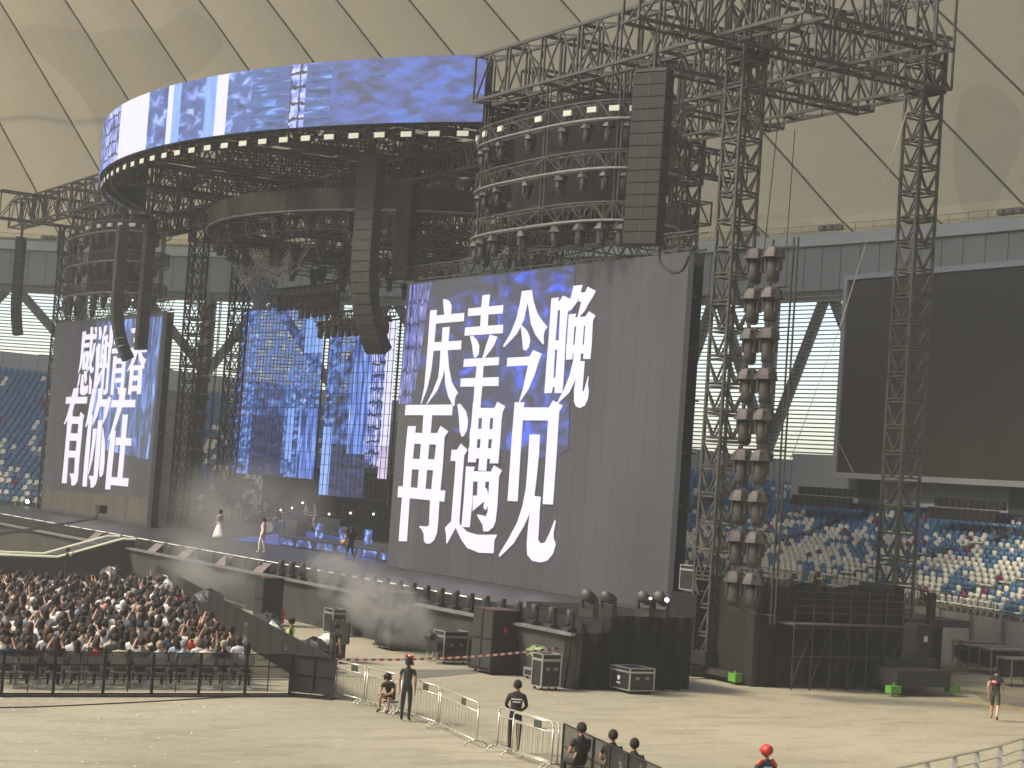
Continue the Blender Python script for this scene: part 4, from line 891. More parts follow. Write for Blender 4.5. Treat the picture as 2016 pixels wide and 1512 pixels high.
for sd_ in 'LR': EDG += [('chest', 'sh' + sd_, 1), ('sh' + sd_, 'el' + sd_, 1), ('el' + sd_, 'wr' + sd_, 0), ('wr' + sd_, 'ha' + sd_, 0), ('pelvis', 'hi' + sd_, 2), ('hi' + sd_, 'kn' + sd_, 2), ('kn' + sd_, 'an' + sd_, 2), ('an' + sd_, 'to' + sd_, 3)]
def body_mesh(name, joints, fingers=False, sleeve=False, shorts=False, bulk=1., face=True):
    bm = bmesh.new(); sk = bm.verts.layers.skin.verify(); V = {}
    for k, p in joints.items():
        v = bm.verts.new(p); V[k] = v; r = RADI.get(k) or RADI[k[:-1]]; b = bulk if k in ('pelvis', 'spine', 'chest') or k[:2] in ('sh', 'hi', 'kn') else 1
        v[sk].radius = (r[0] * b, r[1] * b)
    V['pelvis'][sk].use_root = True
    for a, b, _ in EDG: bm.edges.new((V[a], V[b]))
    segs = [(Vector(joints[a]), Vector(joints[b]), c) for a, b, c in EDG]
    if face:
        hd = Vector(joints['head']); f_ = (hd - Vector(joints['neck'])); 
        nz = bm.verts.new(hd + Vector((0, .105, -.015))); nz[sk].radius = (.013, .013); bm.edges.new((V['head'], nz)); segs.append((hd, nz.co.copy(), 0))
    if fingers:
        for sd_ in 'LR':
            h = Vector(joints['ha' + sd_]); w_ = Vector(joints['wr' + sd_]); d = (h - w_).normalized(); sx = -1 if sd_ == 'L' else 1
            side = d.cross(Vector((sx, 0, 0))); side = side.normalized() if side.length > .2 else Vector((0, 1, 0)); inn = side.cross(d).normalized() * (1 if sd_ == 'L' else -1)
            for q, ln in enumerate((.075, .085, .08, .062)):
                b0 = h + side * (.027 - .018 * q) + d * .012; b1 = b0 + d * ln * .55 + inn * .006; b2 = b1 + d * ln * .45 + inn * .022
                vv = [bm.verts.new(x) for x in (b0, b1, b2)]
                for x in vv: x[sk].radius = (.0085, .0085)
                bm.edges.new((V['ha' + sd_], vv[0])); bm.edges.new((vv[0], vv[1])); bm.edges.new((vv[1], vv[2])); segs.append((h, b2, 0))
            t0 = w_ + (h - w_) * .45 + side * .034; t1 = t0 + side * .025 + d * .045; v0, v1 = bm.verts.new(t0), bm.verts.new(t1)
            v0[sk].radius = v1[sk].radius = (.010, .010); bm.edges.new((V['wr' + sd_], v0)); bm.edges.new((v0, v1)); segs.append((t0, t1, 0))
    me = bpy.data.meshes.new('tmp'); bm.to_mesh(me); bm.free()
    o = bpy.data.objects.new('tmp', me); COL.objects.link(o)
    md = o.modifiers.new('s', 'SKIN'); md.branch_smoothing = .4; md.use_smooth_shade = True; o.modifiers.new('u', 'SUBSURF').levels = 1
    dg = bpy.context.evaluated_depsgraph_get(); out = bpy.data.meshes.new_from_object(o.evaluated_get(dg)); bpy.data.objects.remove(o); bpy.data.meshes.remove(me)
    out.name = name; out.materials.clear()
    for _ in range(4): out.materials.append(skin_m[0])
    el = {s: Vector(joints['el' + s]) for s in 'LR'}
    for pl in out.polygons:
        c = pl.center; best = 9; bi = 0; bt = 0
        for a, b, m_ in segs:
            ab = b - a; t_ = max(0, min(1, (c - a).dot(ab) / max(1e-9, ab.length_squared))); dd = (c - a - ab * t_).length
            if dd < best: best, bi, bt, ba = dd, m_, t_, a
        if bi == 1 and not sleeve:
            for s in 'LR':
                sh = Vector(joints['sh' + s]); 
                if (c - el[s]).length < (sh - el[s]).length * .55 and abs(c.x) > .14: bi = 0
        if bi == 0 and sleeve:
            for s in 'LR':
                w_ = Vector(joints['wr' + s])
                if ((c - el[s]).length + (c - w_).length) < (el[s] - w_).length + .05: bi = 1
        if bi == 2 and shorts:
            for s in 'LR':
                if (c - Vector(joints['an' + s])).length < (Vector(joints['kn' + s]) - Vector(joints['an' + s])).length * .92: bi = 0
        pl.material_index = bi; pl.use_smooth = True
    return out
def hair_mesh(name, joints, length=0., bun=False, cap=False, hat=False):
    h = Vector(joints['head']) + Vector((0, -.008, .012)); s = MB(); s.smooth = True
    s.sphere(h, (.104, .122, .126), 14, 10); keep = []
    for f in s.f:
        c = sum((Vector(s.v[i]) for i in f), Vector()) / len(f) - h
        if not (c.y > .03 and c.z < .045) and c.z > -.085: keep.append(f)
    s.f = keep; s.mi = [0] * len(keep)
    if length:
        n = 8; top = []; bot = []; mid = []
        for i in range(n):
            a = math.pi * (1.08 + .84 * i / (n - 1)); top.append(h + Vector((.096 * math.cos(a), .11 * math.sin(a), .0)))
            mid.append(h + Vector((.105 * math.cos(a), .115 * math.sin(a) - .01, -length * .6))); bot.append(h + Vector((.085 * math.cos(a), .09 * math.sin(a) - .03, -length)))
        s.add(top + mid + bot, [(i, i+1, n+i+1, n+i) for i in range(n-1)] + [(n+i, n+i+1, 2*n+i+1, 2*n+i) for i in range(n-1)])
        inn = [v + Vector((0, .035, 0)) for v in mid + bot]; s.add(inn, [(i+1, i, n+i, n+i+1) for i in range(n-1)])
    if bun: s.sphere(h + Vector((0, -.10, .07)), (.045, .045, .045), 8, 6)
    if hat:
        s.sphere(h + Vector((0, 0, .03)), (.104, .118, .10), 12, 6); s.box(h + Vector((0, .14, .045)), (.15, .11, .015))
    return s.mesh(name, hair_m[0])
def set_mats(o, ms):
    for i, mm in enumerate(ms):
        o.material_slots[i].link = 'OBJECT'; o.material_slots[i].material = mm
def person(meshes, loc, rz, mats4, hair, label, group=None, sc=1., name='person', hairname='hair'):
    o = bpy.data.objects.new(name, meshes[0]); COL.objects.link(o); o.location = loc; o.rotation_euler.z = rz; o.scale = (sc, sc, sc); set_mats(o, mats4); tag(o, label, 'person', group)
    h = bpy.data.objects.new(hairname, meshes[1]); COL.objects.link(h); h.parent = o; set_mats(h, [hair]); return o
def J(base, **k): d = dict(base); d.update(k); return d
# ------------------------------------------------------------------ seated crowd
UP1 = dict(elR=(.21, .20, .98), wrR=(.10, .30, 1.22), haR=(.09, .31, 1.30)); UP2 = dict(elL=(-.21, .18, 1.0), wrL=(-.09, .30, 1.24), haL=(-.05, .31, 1.31), elR=(.21, .18, 1.0), wrR=(.09, .30, 1.24), haR=(.05, .31, 1.31))
UP3 = dict(elR=(.26, .12, 1.22), wrR=(.22, .16, 1.48), haR=(.21, .17, 1.57))
LEAN = dict(chest=(.0, .05, .89), neck=(.01, .09, 1.04), chin=(.015, .13, 1.11), head=(.02, .13, 1.185), crown=(.02, .12, 1.265))
sitv = []
for nm, jj, act in (('a', SIT, 'hands in lap'), ('b', J(SIT, **UP1), 'one hand raised'), ('c', J(SIT, **UP2), 'both hands holding a phone up'), ('d', J(SIT, **UP3), 'one arm held high'), ('e', J(SIT, **LEAN), 'leaning forward')):
    sitv.append((body_mesh('spectator_body', jj, bulk=1.05), jj, act))
hairv = []
for _, jj, _a in sitv: hairv.append([(hair_mesh('hair', jj), 'short'), (hair_mesh('hair', jj, .24), 'long'), (hair_mesh('hair', jj, .10, True), 'tied-up'), (hair_mesh('hair', jj, 0, hat=True), 'capped')])
def chair_mesh():
    s = MB()
    for sx in (-.22, .22):
        s.bar((sx, -.24, .88), (sx, .20, .02), .013); s.bar((sx, -.22, .02), (sx, .18, .46), .013)
    s.bar((-.22, -.24, .02), (.22, -.24, .02), .012); s.bar((-.22, .2, .02), (.22, .2, .02), .012)
    return s.mesh('chair_frame', mat('white_tube', (.6, .6, .58), .4))
cf = chair_mesh(); s = MB(); s.box((0, 0, .45), (.42, .40, .03)); cseat = s.mesh('chair_seat', mat('white_plastic', (.55, .55, .53), .5)); s = MB(); s.box((0, -.235, .80), (.42, .03, .22)); cback = s.mesh('chair_back', MATS['white_plastic'])
def folding_chair(loc, rz, label):
    t = thing('folding_chair', label, 'chair', loc, rz, 'white folding chairs of the audience')
    for nm, me in (('frame', cf), ('seat', cseat), ('backrest', cback)): o = bpy.data.objects.new(nm, me); COL.objects.link(o); o.parent = t
FA, FB = Vector((-49.6, 24.5, 0)), Vector((-101, 37.2, 0))          # line of the black wall right of the crowd
def wall_y(x): return FA.y + (FB.y - FA.y) * (x - FA.x) / (FB.x - FA.x)
rr = random.Random(21); crowd = []; row = 0; x = -51.9
while x > -80.5:
    y = 22.9 + (30.8 - 22.9) * (-52 - x) / 28. - rr.random() * .4; k = 0
    while True:
        q = Vector((x + rr.uniform(-.12, .12), y + rr.uniform(-.08, .08), 0)); px, py, dd = proj(q + Vector((0, 0, 1.2)))
        if px < -25: break
        crowd.append((row, k, q)); y -= .65; k += 1
    row += 1; x -= 1.0
faceang = math.radians(78)
HN = {0: 'black', 1: 'dark brown', 2: 'brown'}
rest = MB(); rest.smooth = True; rest_m = skin_m[:1] + [C_['black'], C_['white'], C_['cream'], C_['grey'], C_['pink']] + hair_m[:2] + [PANTS[0]]
sitco = [([v.co.copy() for v in me.vertices], [(tuple(p.vertices), p.material_index) for p in me.polygons]) for me, _, _ in sitv]
hco = [[([v.co.copy() for v in m_.vertices], [tuple(p.vertices) for p in m_.polygons]) for m_, _ in hs] for hs in hairv]
for idx, (rw, k, q) in enumerate(crowd):
    vi = rr.choices(range(5), (8, 1.2, 1.8, .12, 2))[0]; hi = rr.choices(range(4), (5, 4, 1, .8))[0]; ti = rr.choices(range(len(TOPS)), (9, 6, 2.2, 2, 1.2, 1.4, .7, .8, .4, 1.2))[0]
    hc = rr.choices(range(3), (6, 3, .8))[0]; rz = faceang + rr.uniform(-.35, .35); sc = rr.uniform(1.0, 1.12); tn = TOPS[ti][0]
    if idx < 300:
        lab = f'{tn} top, {hairv[vi][hi][1]} {HN[hc]} hair, {nth(rw)} row from mesh fence, {nth(k)} from wall'
        hm = hair_m[hc] if hi != 3 else rr.choice([C_['black'], C_['beige'], C_['white'], C_['pink'], C_['grey']])
        person((sitv[vi][0], hairv[vi][hi][0]), q, rz, [skin_m[rr.choice((0, 0, 1, 2))], C_[tn], PANTS[rr.choice((0, 0, 1, 2))], shoe_m if rr.random() < .6 else shoe_w], hm, lab, 'seated audience', sc)
    else:
        M = Matrix.Translation(q) @ Matrix.Rotation(rz, 4, 'Z') @ Matrix.Scale(sc, 4); tm = 1 + ti % 5
        vs, fs = sitco[vi]; o_ = len(rest.v); rest.v += [tuple(M @ v) for v in vs]
        for f_, m_ in fs: rest.f.append(tuple(i + o_ for i in f_)); rest.mi.append({0: 0, 1: tm, 2: 8, 3: 8}[m_])
        vs, fs = hco[vi][hi]; o_ = len(rest.v); rest.v += [tuple(M @ v) for v in vs]
        for f_ in fs: rest.f.append(tuple(i + o_ for i in f_)); rest.mi.append(6 + hc % 2)
    if rw < 3: folding_chair((q.x, q.y, 0), rz, f'white folding chair, {nth(rw)} row from mesh fence, {nth(k)} from wall')
if rest.v: rest.build('crowd', rest_m, kind='stuff', label='far rows of the seated audience merging towards the stage', cat='crowd')
print('CROWD', len(crowd), row)
# ------------------------------------------------------------------ black barriers round the crowd
def mesh_fabric(alpha=.62):
    m = bpy.data.materials.new('mesh_fabric'); m.use_nodes = True; t = m.node_tree; b = t.nodes['Principled BSDF']; b.inputs['Base Color'].default_value = (.03, .03, .03, 1); b.inputs['Roughness'].default_value = .9
    n = t.nodes.new('ShaderNodeTexNoise'); n.inputs['Scale'].default_value = .9; tc = t.nodes.new('ShaderNodeTexCoord'); mr = t.nodes.new('ShaderNodeMapRange')
    mr.inputs['To Min'].default_value = alpha - .12; mr.inputs['To Max'].default_value = alpha + .12; t.links.new(tc.outputs['Object'], n.inputs['Vector']); t.links.new(n.outputs[0], mr.inputs[0]); t.links.new(mr.outputs[0], b.inputs['Alpha']); return m
meshm = mesh_fabric(.5); meshd = mesh_fabric(.93)
def barrier(a, b, label, group, h=1.2, fab=meshm, foot=True, zlo=.5, name='mesh_barrier'):
    a = Vector(a); b = Vector(b); L_ = (b - a).length; t = thing(name, label, 'barrier', a, math.atan2(b.y - a.y, b.x - a.x), group)
    s = MB()
    for x_ in (0.02, L_ - .02): s.bar((x_, 0, .04), (x_, 0, h), .028)
    s.bar((L_ / 2, 0, .1), (L_ / 2, 0, h), .018)
    for z_ in (.06, zlo - .04, (h + zlo) / 2, h): s.bar((0, 0, z_), (L_, 0, z_), .02)
    s.bar((.0, 0, .1), (.0, .45, .04), .02); s.build('frame', blackbar, t)
    s = MB(); s.box((L_ / 2, .03, (h + zlo) / 2), (L_ - .04, .012, h - zlo)); s.build('mesh_panel', fab, t)
    if foot: s = MB(); s.box((L_ / 2, .05, .02), (L_, .5, .03)); s.build('foot_plate', blackbar, t)
    return t
n = 8; ya, yb = 12.3, 23.6
for k in range(n):
    y0 = yb - (yb - ya) * k / n; y1 = yb - (yb - ya) * (k + 1) / n
    barrier((-50.35, y0, 0), (-50.35, y1, 0), f'black mesh crowd barrier in front of the audience, {nth(k)} from its right end', 'black barriers before the audience')
barrier((-50.35, 23.6, 0), (-49.45, 24.6, 0), 'short black panel barrier at the corner beside the silver barricades', None, 1.2, meshd, zlo=.12)
n = 22; d = (FB - FA)
for k in range(n):
    barrier(FA + d * (k / n), FA + d * ((k + 1) / n), f'black solid barrier panel along the audience, {nth(k)} from the near corner', 'solid black barrier panels beside the audience', 1.22, cloth, False, .1, 'crowd_barrier')
# right-hand foreground fence
P0, P1 = Vector((-37.1, 24.5, 0)), Vector((-24.5, 21.2, 0)); n = 6
for k in range(n):
    barrier(P0 + (P1 - P0) * (k / n), P0 + (P1 - P0) * ((k + 1) / n), f'black mesh fence panel at bottom centre, {nth(k)} from its left end', 'black mesh fence at the bottom of the photo', 1.12, meshm, False, .1)
# ------------------------------------------------------------------ silver barricades
def rounded(pts, r=.12, n=4):
    out = [Vector(pts[0])]
    for i in range(1, len(pts) - 1):
        p, c, q = Vector(pts[i-1]), Vector(pts[i]), Vector(pts[i+1]); a = c + (p - c).normalized() * r; b = c + (q - c).normalized() * r
        for k in range(n + 1): t = k / n; out.append((1-t)**2 * a + 2*t*(1-t) * c + t*t * b)
    out.append(Vector(pts[-1])); return out
def barricade(a, b, label, sign):
    a = Vector((a[0], a[1], 0)); b = Vector((b[0], b[1], 0)); L_ = (b - a).length
    t = thing('barricade', label, 'barricade', a, math.atan2(b.y - a.y, b.x - a.x), 'silver crowd control barricades')
    s = MB(); s.smooth = True; s.path(rounded([(0.03, 0, .14), (0.03, 0, 1.1), (L_ - .03, 0, 1.1), (L_ - .03, 0, .14)]), .022, 8); s.bar((0.03, 0, .16), (L_ - .03, 0, .16), .019, 8); s.bar((0.03, 0, .88), (L_ - .03, 0, .88), .017, 8); s.build('frame', galv, t)
    s = MB(); n = 11
    for k in range(n): s.bar((L_ * (k + 1) / (n + 1), 0, .16), (L_ * (k + 1) / (n + 1), 0, .88), .0085, 6)
    s.build('bars', galv, t)
    for x_ in (.06, L_ - .06):
        s = MB(); s.smooth = True; pts = [(x_, .30 * math.cos(q), .02 + .14 * math.sin(q) ** .6 if 0 < q < math.pi else .02) for q in [math.pi * i / 8 for i in range(9)]]; s.path(pts, .022, 6); s.build('foot', galv, t)
    if sign: s = MB(); s.box((L_ * .62, -.012, .985), (.34, .012, .17)); s.build('sign_plate', mat('sign_dark_green', (.045, .055, .04), .5), t)
T_ = [onz(663, 1300, 1.1), onz(723, 1313, 1.1), onz(795, 1331, 1.1), onz(868, 1353, 1.1), onz(945, 1385, 1.1)]
BL = ['leftmost silver barricade beside the black corner panel', 'second silver barricade from the left, before the crouching person', 'third silver barricade from the left, before the walking woman', 'fourth silver barricade from the left, beside the gap']
for k in range(4):
    a, b = T_[k], T_[k+1]; dv = (b - a).normalized() * .04; barricade(a + dv, b - dv, BL[k], True)
a, b = onz(983, 1391, 1.1), onz(1103, 1425, 1.1); barricade(a, b, 'silver barricade right of the gap, joined to the mesh fence', False)
a2 = a + (b - a) * .32 + Vector((.02, -.14, 0)); barricade(a2, a2 + (b - a) * .66, 'second silver barricade leaning right before the guard', True)
# railing of the near stand, bottom right
tp = [onz(x, y, 1.1) for x, y in ((1740, 1519), (1826, 1500), (1880, 1489), (1924, 1479), (1969, 1468.5), (2016, 1453.6), (2060, 1438))]
t = thing('railing', 'silver curved railing at the bottom right corner', 'railing', tp[3].copy() * 1)
t.location.z = 0; O = Vector(t.location); s = MB(); s.path([p - O for p in tp], .03, 6); s.build('top_rail', galv, t)
for dz in (.27, .52):
    s = MB(); s.path([p - O - Vector((0, 0, dz)) for p in tp], .022, 6); s.build('lower_rail', galv, t)
for p in tp:
    s = MB(); s.box((p.x - O.x, p.y - O.y, .54), (.13, .13, 1.06), .8); s.build('post', mat('pale_post', (.52, .53, .54), .4, .3), t)
# ------------------------------------------------------------------ named people
def hi(jj, **k): return body_mesh('person_body', jj, fingers=True, **k)
WALK = J(STAND, knL=(-.10, .14, .50), anL=(-.10, .20, .12), toL=(-.11, .34, .06), knR=(.10, -.06, .50), anR=(.10, -.28, .16), toR=(.11, -.16, .04), elL=(-.23, -.14, 1.14), wrL=(-.23, -.06, .92), haL=(-.22, -.03, .84), elR=(.23, .06, 1.13), wrR=(.22, .24, .98), haR=(.21, .31, .94))
blackc = C_['black']
def put(jj, px, py, rz, mats4, hair, label, hl=0., z=0, scale=1., bun=False, hat=False, **k):
    p = onz(px, py, z); return person((hi(jj, **k), hair_mesh('hair', jj, hl, bun, hat=hat)), p, rz, mats4, hair, label, None, scale)
# face away from camera: local +Y towards the stage = rz about 1.0
away = math.radians(58)
pg = put(J(STAND, elL=(-.25, .02, 1.13), elR=(.25, .02, 1.13), wrL=(-.12, .16, 1.0), haL=(-.05, .19, .99), wrR=(.12, .16, 1.0), haR=(.05, .19, .99)), 1010, 1484, away, [skin_m[1], blackc, PANTS[0], shoe_m], hair_m[0], 'guard in black uniform with pale lettering on the back behind the silver barricade', scale=1.04, sleeve=True, bulk=1.05)
s = MB()
for zz, ww, hh in ((1.30, .26, .018), (1.235, .19, .035)):
    if hh < .02: s.box((0, -.118, zz), (ww, .006, hh * 1.5))
    else:
        for q in range(5): s.box((-.075 + q * .038, -.118, zz), (.026, .006, hh)); 
s.build('back_lettering', whitem, pg)
pw = put(J(STAND, elL=(-.22, .0, 1.12)), 797, 1420, math.radians(48), [skin_m[1], blackc, PANTS[0], shoe_m], hair_m[0], 'woman in black T-shirt wearing a red and white headband, behind the silver barricades', hl=.10, scale=1.0, bun=True)
s = MB(); s.smooth = True
for sx in (-.085, .085): s.sphere((sx, 0, 1.765), (.05, .025, .05), 10, 8)
s.sphere((0, 0, 1.75), (.05, .03, .035), 8, 6); s.sphere((.10, .06, 1.56), (.035, .03, .06), 8, 6); s.build('headband', redm, pw)
s = MB(); s.smooth = True; s.sphere((.0, -.02, 1.775), (.035, .03, .03), 8, 6); s.sphere((.085, .0, 1.80), (.02, .026, .02), 8, 6); s.build('headband_bow', whitem, pw)
put(STAND, 655, 1330, math.radians(20), [skin_m[1], blackc, PANTS[0], shoe_m], hair_m[0], 'man in black T-shirt standing behind the black corner barrier', scale=.98)
pc = put(J(STAND, elR=(.24, .05, 1.14), wrR=(.16, .22, 1.05), haR=(.10, .28, 1.06)), 567, 1322, math.radians(150), [skin_m[1], blackc, PANTS[0], shoe_m], hair_m[0], 'officer in black cap and fluorescent yellow vest beyond the black barrier', hat=True, sleeve=True)
s = MB(); s.smooth = True
for sx in (-1, 1): s.sphere((sx * .10, .0, 1.30), (.085, .125, .13), 8, 6)
s.sphere((0, 0, 1.08), (.165, .118, .07), 10, 6); s.build('vest', mat('fluorescent_vest', (.42, .62, .05), .6, emit=(.5, .8, .05), es=.05), pc)
SQ = J(SIT); 
for k_, v in list(SQ.items()): SQ[k_] = (v[0], v[1], v[2] - .10)
SQ.update(knL=(-.15, .40, .50), knR=(.15, .40, .50), anL=(-.15, .45, .09), anR=(.15, .38, .09), toL=(-.16, .6, .04), toR=(.16, .53, .04), chest=(0, .14, .74), spine=(0, .04, .60), neck=(0, .25, .86), chin=(0, .31, .91), head=(0, .33, .98), crown=(0, .33, 1.06),
          shL=(-.17, .19, .80), shR=(.17, .19, .80), elL=(-.2, .34, .58), elR=(.2, .34, .58), wrL=(-.08, .52, .52), wrR=(.08, .52, .52), haL=(-.04, .58, .5), haR=(.04, .58, .5), pelvis=(0, 0, .42), hiL=(-.1, .05, .40), hiR=(.1, .05, .40))
p = onz(768, 1402); put(SQ, 768, 1402, math.radians(215), [skin_m[1], blackc, PANTS[0], shoe_m], hair_m[0], 'person in black sitting bent forward on a stool behind the barricades', hat=True, shorts=True)
st = thing('stool', 'small folding stool under the person bent forward', 'stool', (p.x, p.y, 0), math.radians(215)); s = MB(); s.box((0, -.02, .29), (.34, .30, .03)); s.build('seat', blk, st)
for sx in (-.15, .15):
    s = MB(); s.bar((sx, -.15, .28), (sx, .12, .0), .012); s.bar((sx, .12, .28), (sx, -.15, 0), .012); s.build('leg', galv, st)
for (px, py), lb, rz, sc, col in (((1147, 1422), 'man with dark hair sitting behind the mesh fence, leftmost of three', math.radians(85), 1.08, 'black'), ((1208, 1436), 'man with black hair sitting behind the mesh fence, middle of three', math.radians(60), 1.06, 'grey'), ((1250, 1453), 'man with cropped hair sitting behind the mesh fence, right of three', math.radians(50), 1.03, 'grey')):
    q = onz(px, py, 1.34 * sc); person((hi(J(SIT), bulk=1.1), hair_mesh('hair', SIT)), (q.x, q.y, 0.0), rz, [skin_m[1], C_[col] if col != 'grey' else blackc, PANTS[0], shoe_m], hair_m[0], lb, None, sc)
    folding = thing('stool', 'stool under the ' + lb.replace('sitting ', ''), 'stool', (q.x, q.y, 0), rz); s = MB(); s.box((0, -.0, .42), (.36, .34, .04)); s.build('seat', blk, folding)
    for sx in (-.15, .15):
        for sy in (-.14, .14): s = MB(); s.bar((sx, sy, .41), (sx * 1.1, sy * 1.1, 0), .014); s.build('leg', blackbar, folding)
q = onz(1510, 1467, 1.80); ph = person((hi(STAND, bulk=1.1, sleeve=True), hair_mesh('hair', STAND)), (q.x, q.y, 0), math.radians(75), [skin_m[1], C_['dark blue'], C_['dark blue'], shoe_m], hair_m[0], 'rescue worker with red helmet and dark blue jacket at the bottom edge', None, 1.03)
s = MB(); s.smooth = True; s.sphere((0, -.005, 1.655), (.125, .15, .115), 14, 8); s.box((0, .15, 1.63), (.16, .08, .02)); s.sphere((0, -.06, 1.74), (.035, .09, .035), 8, 6); s.build('helmet', noisy(mat('helmet_red', (.55, .05, .03), .3), 14, .35), ph)
s = MB()
for sx in (-1, 1): s.bar((sx * .10, -.05, 1.47), (sx * .20, -.03, 1.36), .045, 6)
s.build('shoulder_patch', mat('orange_red', (.65, .10, .04), .6), ph)
s = MB()
for q_ in range(4): s.box((-.07 + q_ * .046, -.122, 1.33), (.032, .006, .04))
s.build('back_lettering', whitem, ph)
pr = put(WALK, 1957, 1419, math.radians(40), [skin_m[0], blackc, cloth_mat('olive_shorts', (.07, .075, .05)), shoe_m], hair_m[0], 'person in black T-shirt with pink print and olive shorts walking at far right', shorts=True, scale=1.0, bulk=1.12, hat=True)
s = MB(); s.smooth = True; s.sphere((-.05, -.10, 1.26), (.10, .03, .05), 12, 6); s.build('shirt_print', mat('pink_print', (.85, .25, .25), .6), pr)
# crew left of the stage
pl_ = put(J(STAND, elR=(.25, .16, 1.22), wrR=(.2, .3, 1.4), haR=(.18, .33, 1.48)), 238, 1140, math.radians(60), [skin_m[1], blackc, PANTS[0], shoe_m], hair_m[0], 'crew man in black with red print on his back by the stage ramp', scale=1.15, bulk=1.15)
s = MB(); s.sphere((0, -.11, 1.30), (.12, .02, .06), 10, 6); s.build('shirt_print', mat('pink_print', (.85, .25, .25), .6), pl_)
put(J(STAND, elL=(-.22, .2, 1.34), wrL=(-.08, .26, 1.55), haL=(-.03, .26, 1.62), elR=(.22, .2, 1.34), wrR=(.08, .26, 1.55), haR=(.03, .26, 1.62)), 128, 1146, math.radians(-20), [skin_m[1], blackc, PANTS[0], shoe_m], hair_m[0], 'photographer in black raising a pale camera left of the crew man', hat=True)
# performers
pp = put(J(STAND, elL=(-.18, .02, 1.12), wrL=(-.2, .16, .95), haL=(-.2, .2, .88)), 430, 1064, math.radians(115), [skin_m[0], cloth_mat('blush', (.66, .52, .46)), C_['white'], shoe_w], hair_m[0], 'woman singer in long pale dress walking left on the stage', z=ZD, hl=.12, bun=True, scale=1.0, bulk=.86)
s = MB(); s.smooth = True; s.lathe([(.44, .12), (.38, .35), (.27, .65), (.16, .95), (.14, 1.05)], (0, .02, 0), 16); 
for i, v in enumerate(s.v): a = math.atan2(v[1], v[0]); f_ = 1 + .06 * math.sin(a * 7) * (1 - v[2]); s.v[i] = (v[0] * f_ * .8, v[1] * f_ + (1 - v[2]) * -.08, v[2])
s.build('dress_skirt', cloth_mat('dress', (.80, .74, .72)), pp)
put(J(WALK, anR=(.10, -.12, .10), toR=(.11, .02, .04), knR=(.1, .0, .5), knL=(-.1, .1, .5), anL=(-.1, .1, .09), toL=(-.1, .25, .04)), 515, 1089, math.radians(130), [skin_m[0], C_['pink'] if False else cloth_mat('blush_shirt', (.82, .68, .60)), cloth_mat('cream_trousers', (.85, .79, .66)), shoe_w], hair_m[0], 'man singer in blush shirt and wide cream trousers on the stage', z=ZD, scale=1.03, bulk=1.12, sleeve=True)
pcm = put(J(WALK, elL=(-.26, .12, 1.2), wrL=(-.2, .3, 1.28), haL=(-.16, .36, 1.3)), 688, 1108, math.radians(95), [skin_m[1], blackc, PANTS[0], shoe_m], hair_m[0], 'cameraman in black carrying a shoulder camera and orange bag on the stage', z=ZD, scale=1.0, bulk=1.1, hat=True)
s = MB(); s.box((-.22, .16, 1.50), (.13, .34, .15)); s.bar((-.22, .33, 1.5), (-.22, .46, 1.5), .06, 10); s.build('video_camera', blk, pcm)
s = MB(); s.smooth = True; s.sphere((-.36, .1, .98), (.12, .16, .12), 10, 8); s.build('bag', mat('orange_bag', (.62, .32, .06), .6), pcm)
mus = [(520, 1033, 'guitarist in pale blue at the left of the band', 'pale blue', 200, 0), (548, 1030, 'tall musician standing behind the guitarist', 'black', 220, .0), (600, 1040, 'keyboard player bending over keys in the band', 'pale blue', 190, 0), (617, 1042, 'band member in pale trousers between keyboards', 'grey', 170, 0),
       (681, 1032, 'bald backing singer at a microphone', 'black', 190, 0), (708, 1030, 'woman backing singer with long hair and pale top', 'white', 200, .3), (752, 1036, 'musician at the edge of the big screen', 'black', 200, 0)]
for i, (px, py, lb, tn, rz, hl) in enumerate(mus):
    put(J(STAND, wrL=(-.10, .22, 1.08), haL=(-.06, .29, 1.08), wrR=(.10, .22, 1.08), haR=(.06, .29, 1.08)), px, py, math.radians(rz), [skin_m[0], C_[tn], PANTS[1] if i != 3 else PANTS[3], shoe_m], hair_m[0] if i != 4 else skin_m[0], lb, hl=hl, z=ZD + .53, scale=.98, sleeve=True)
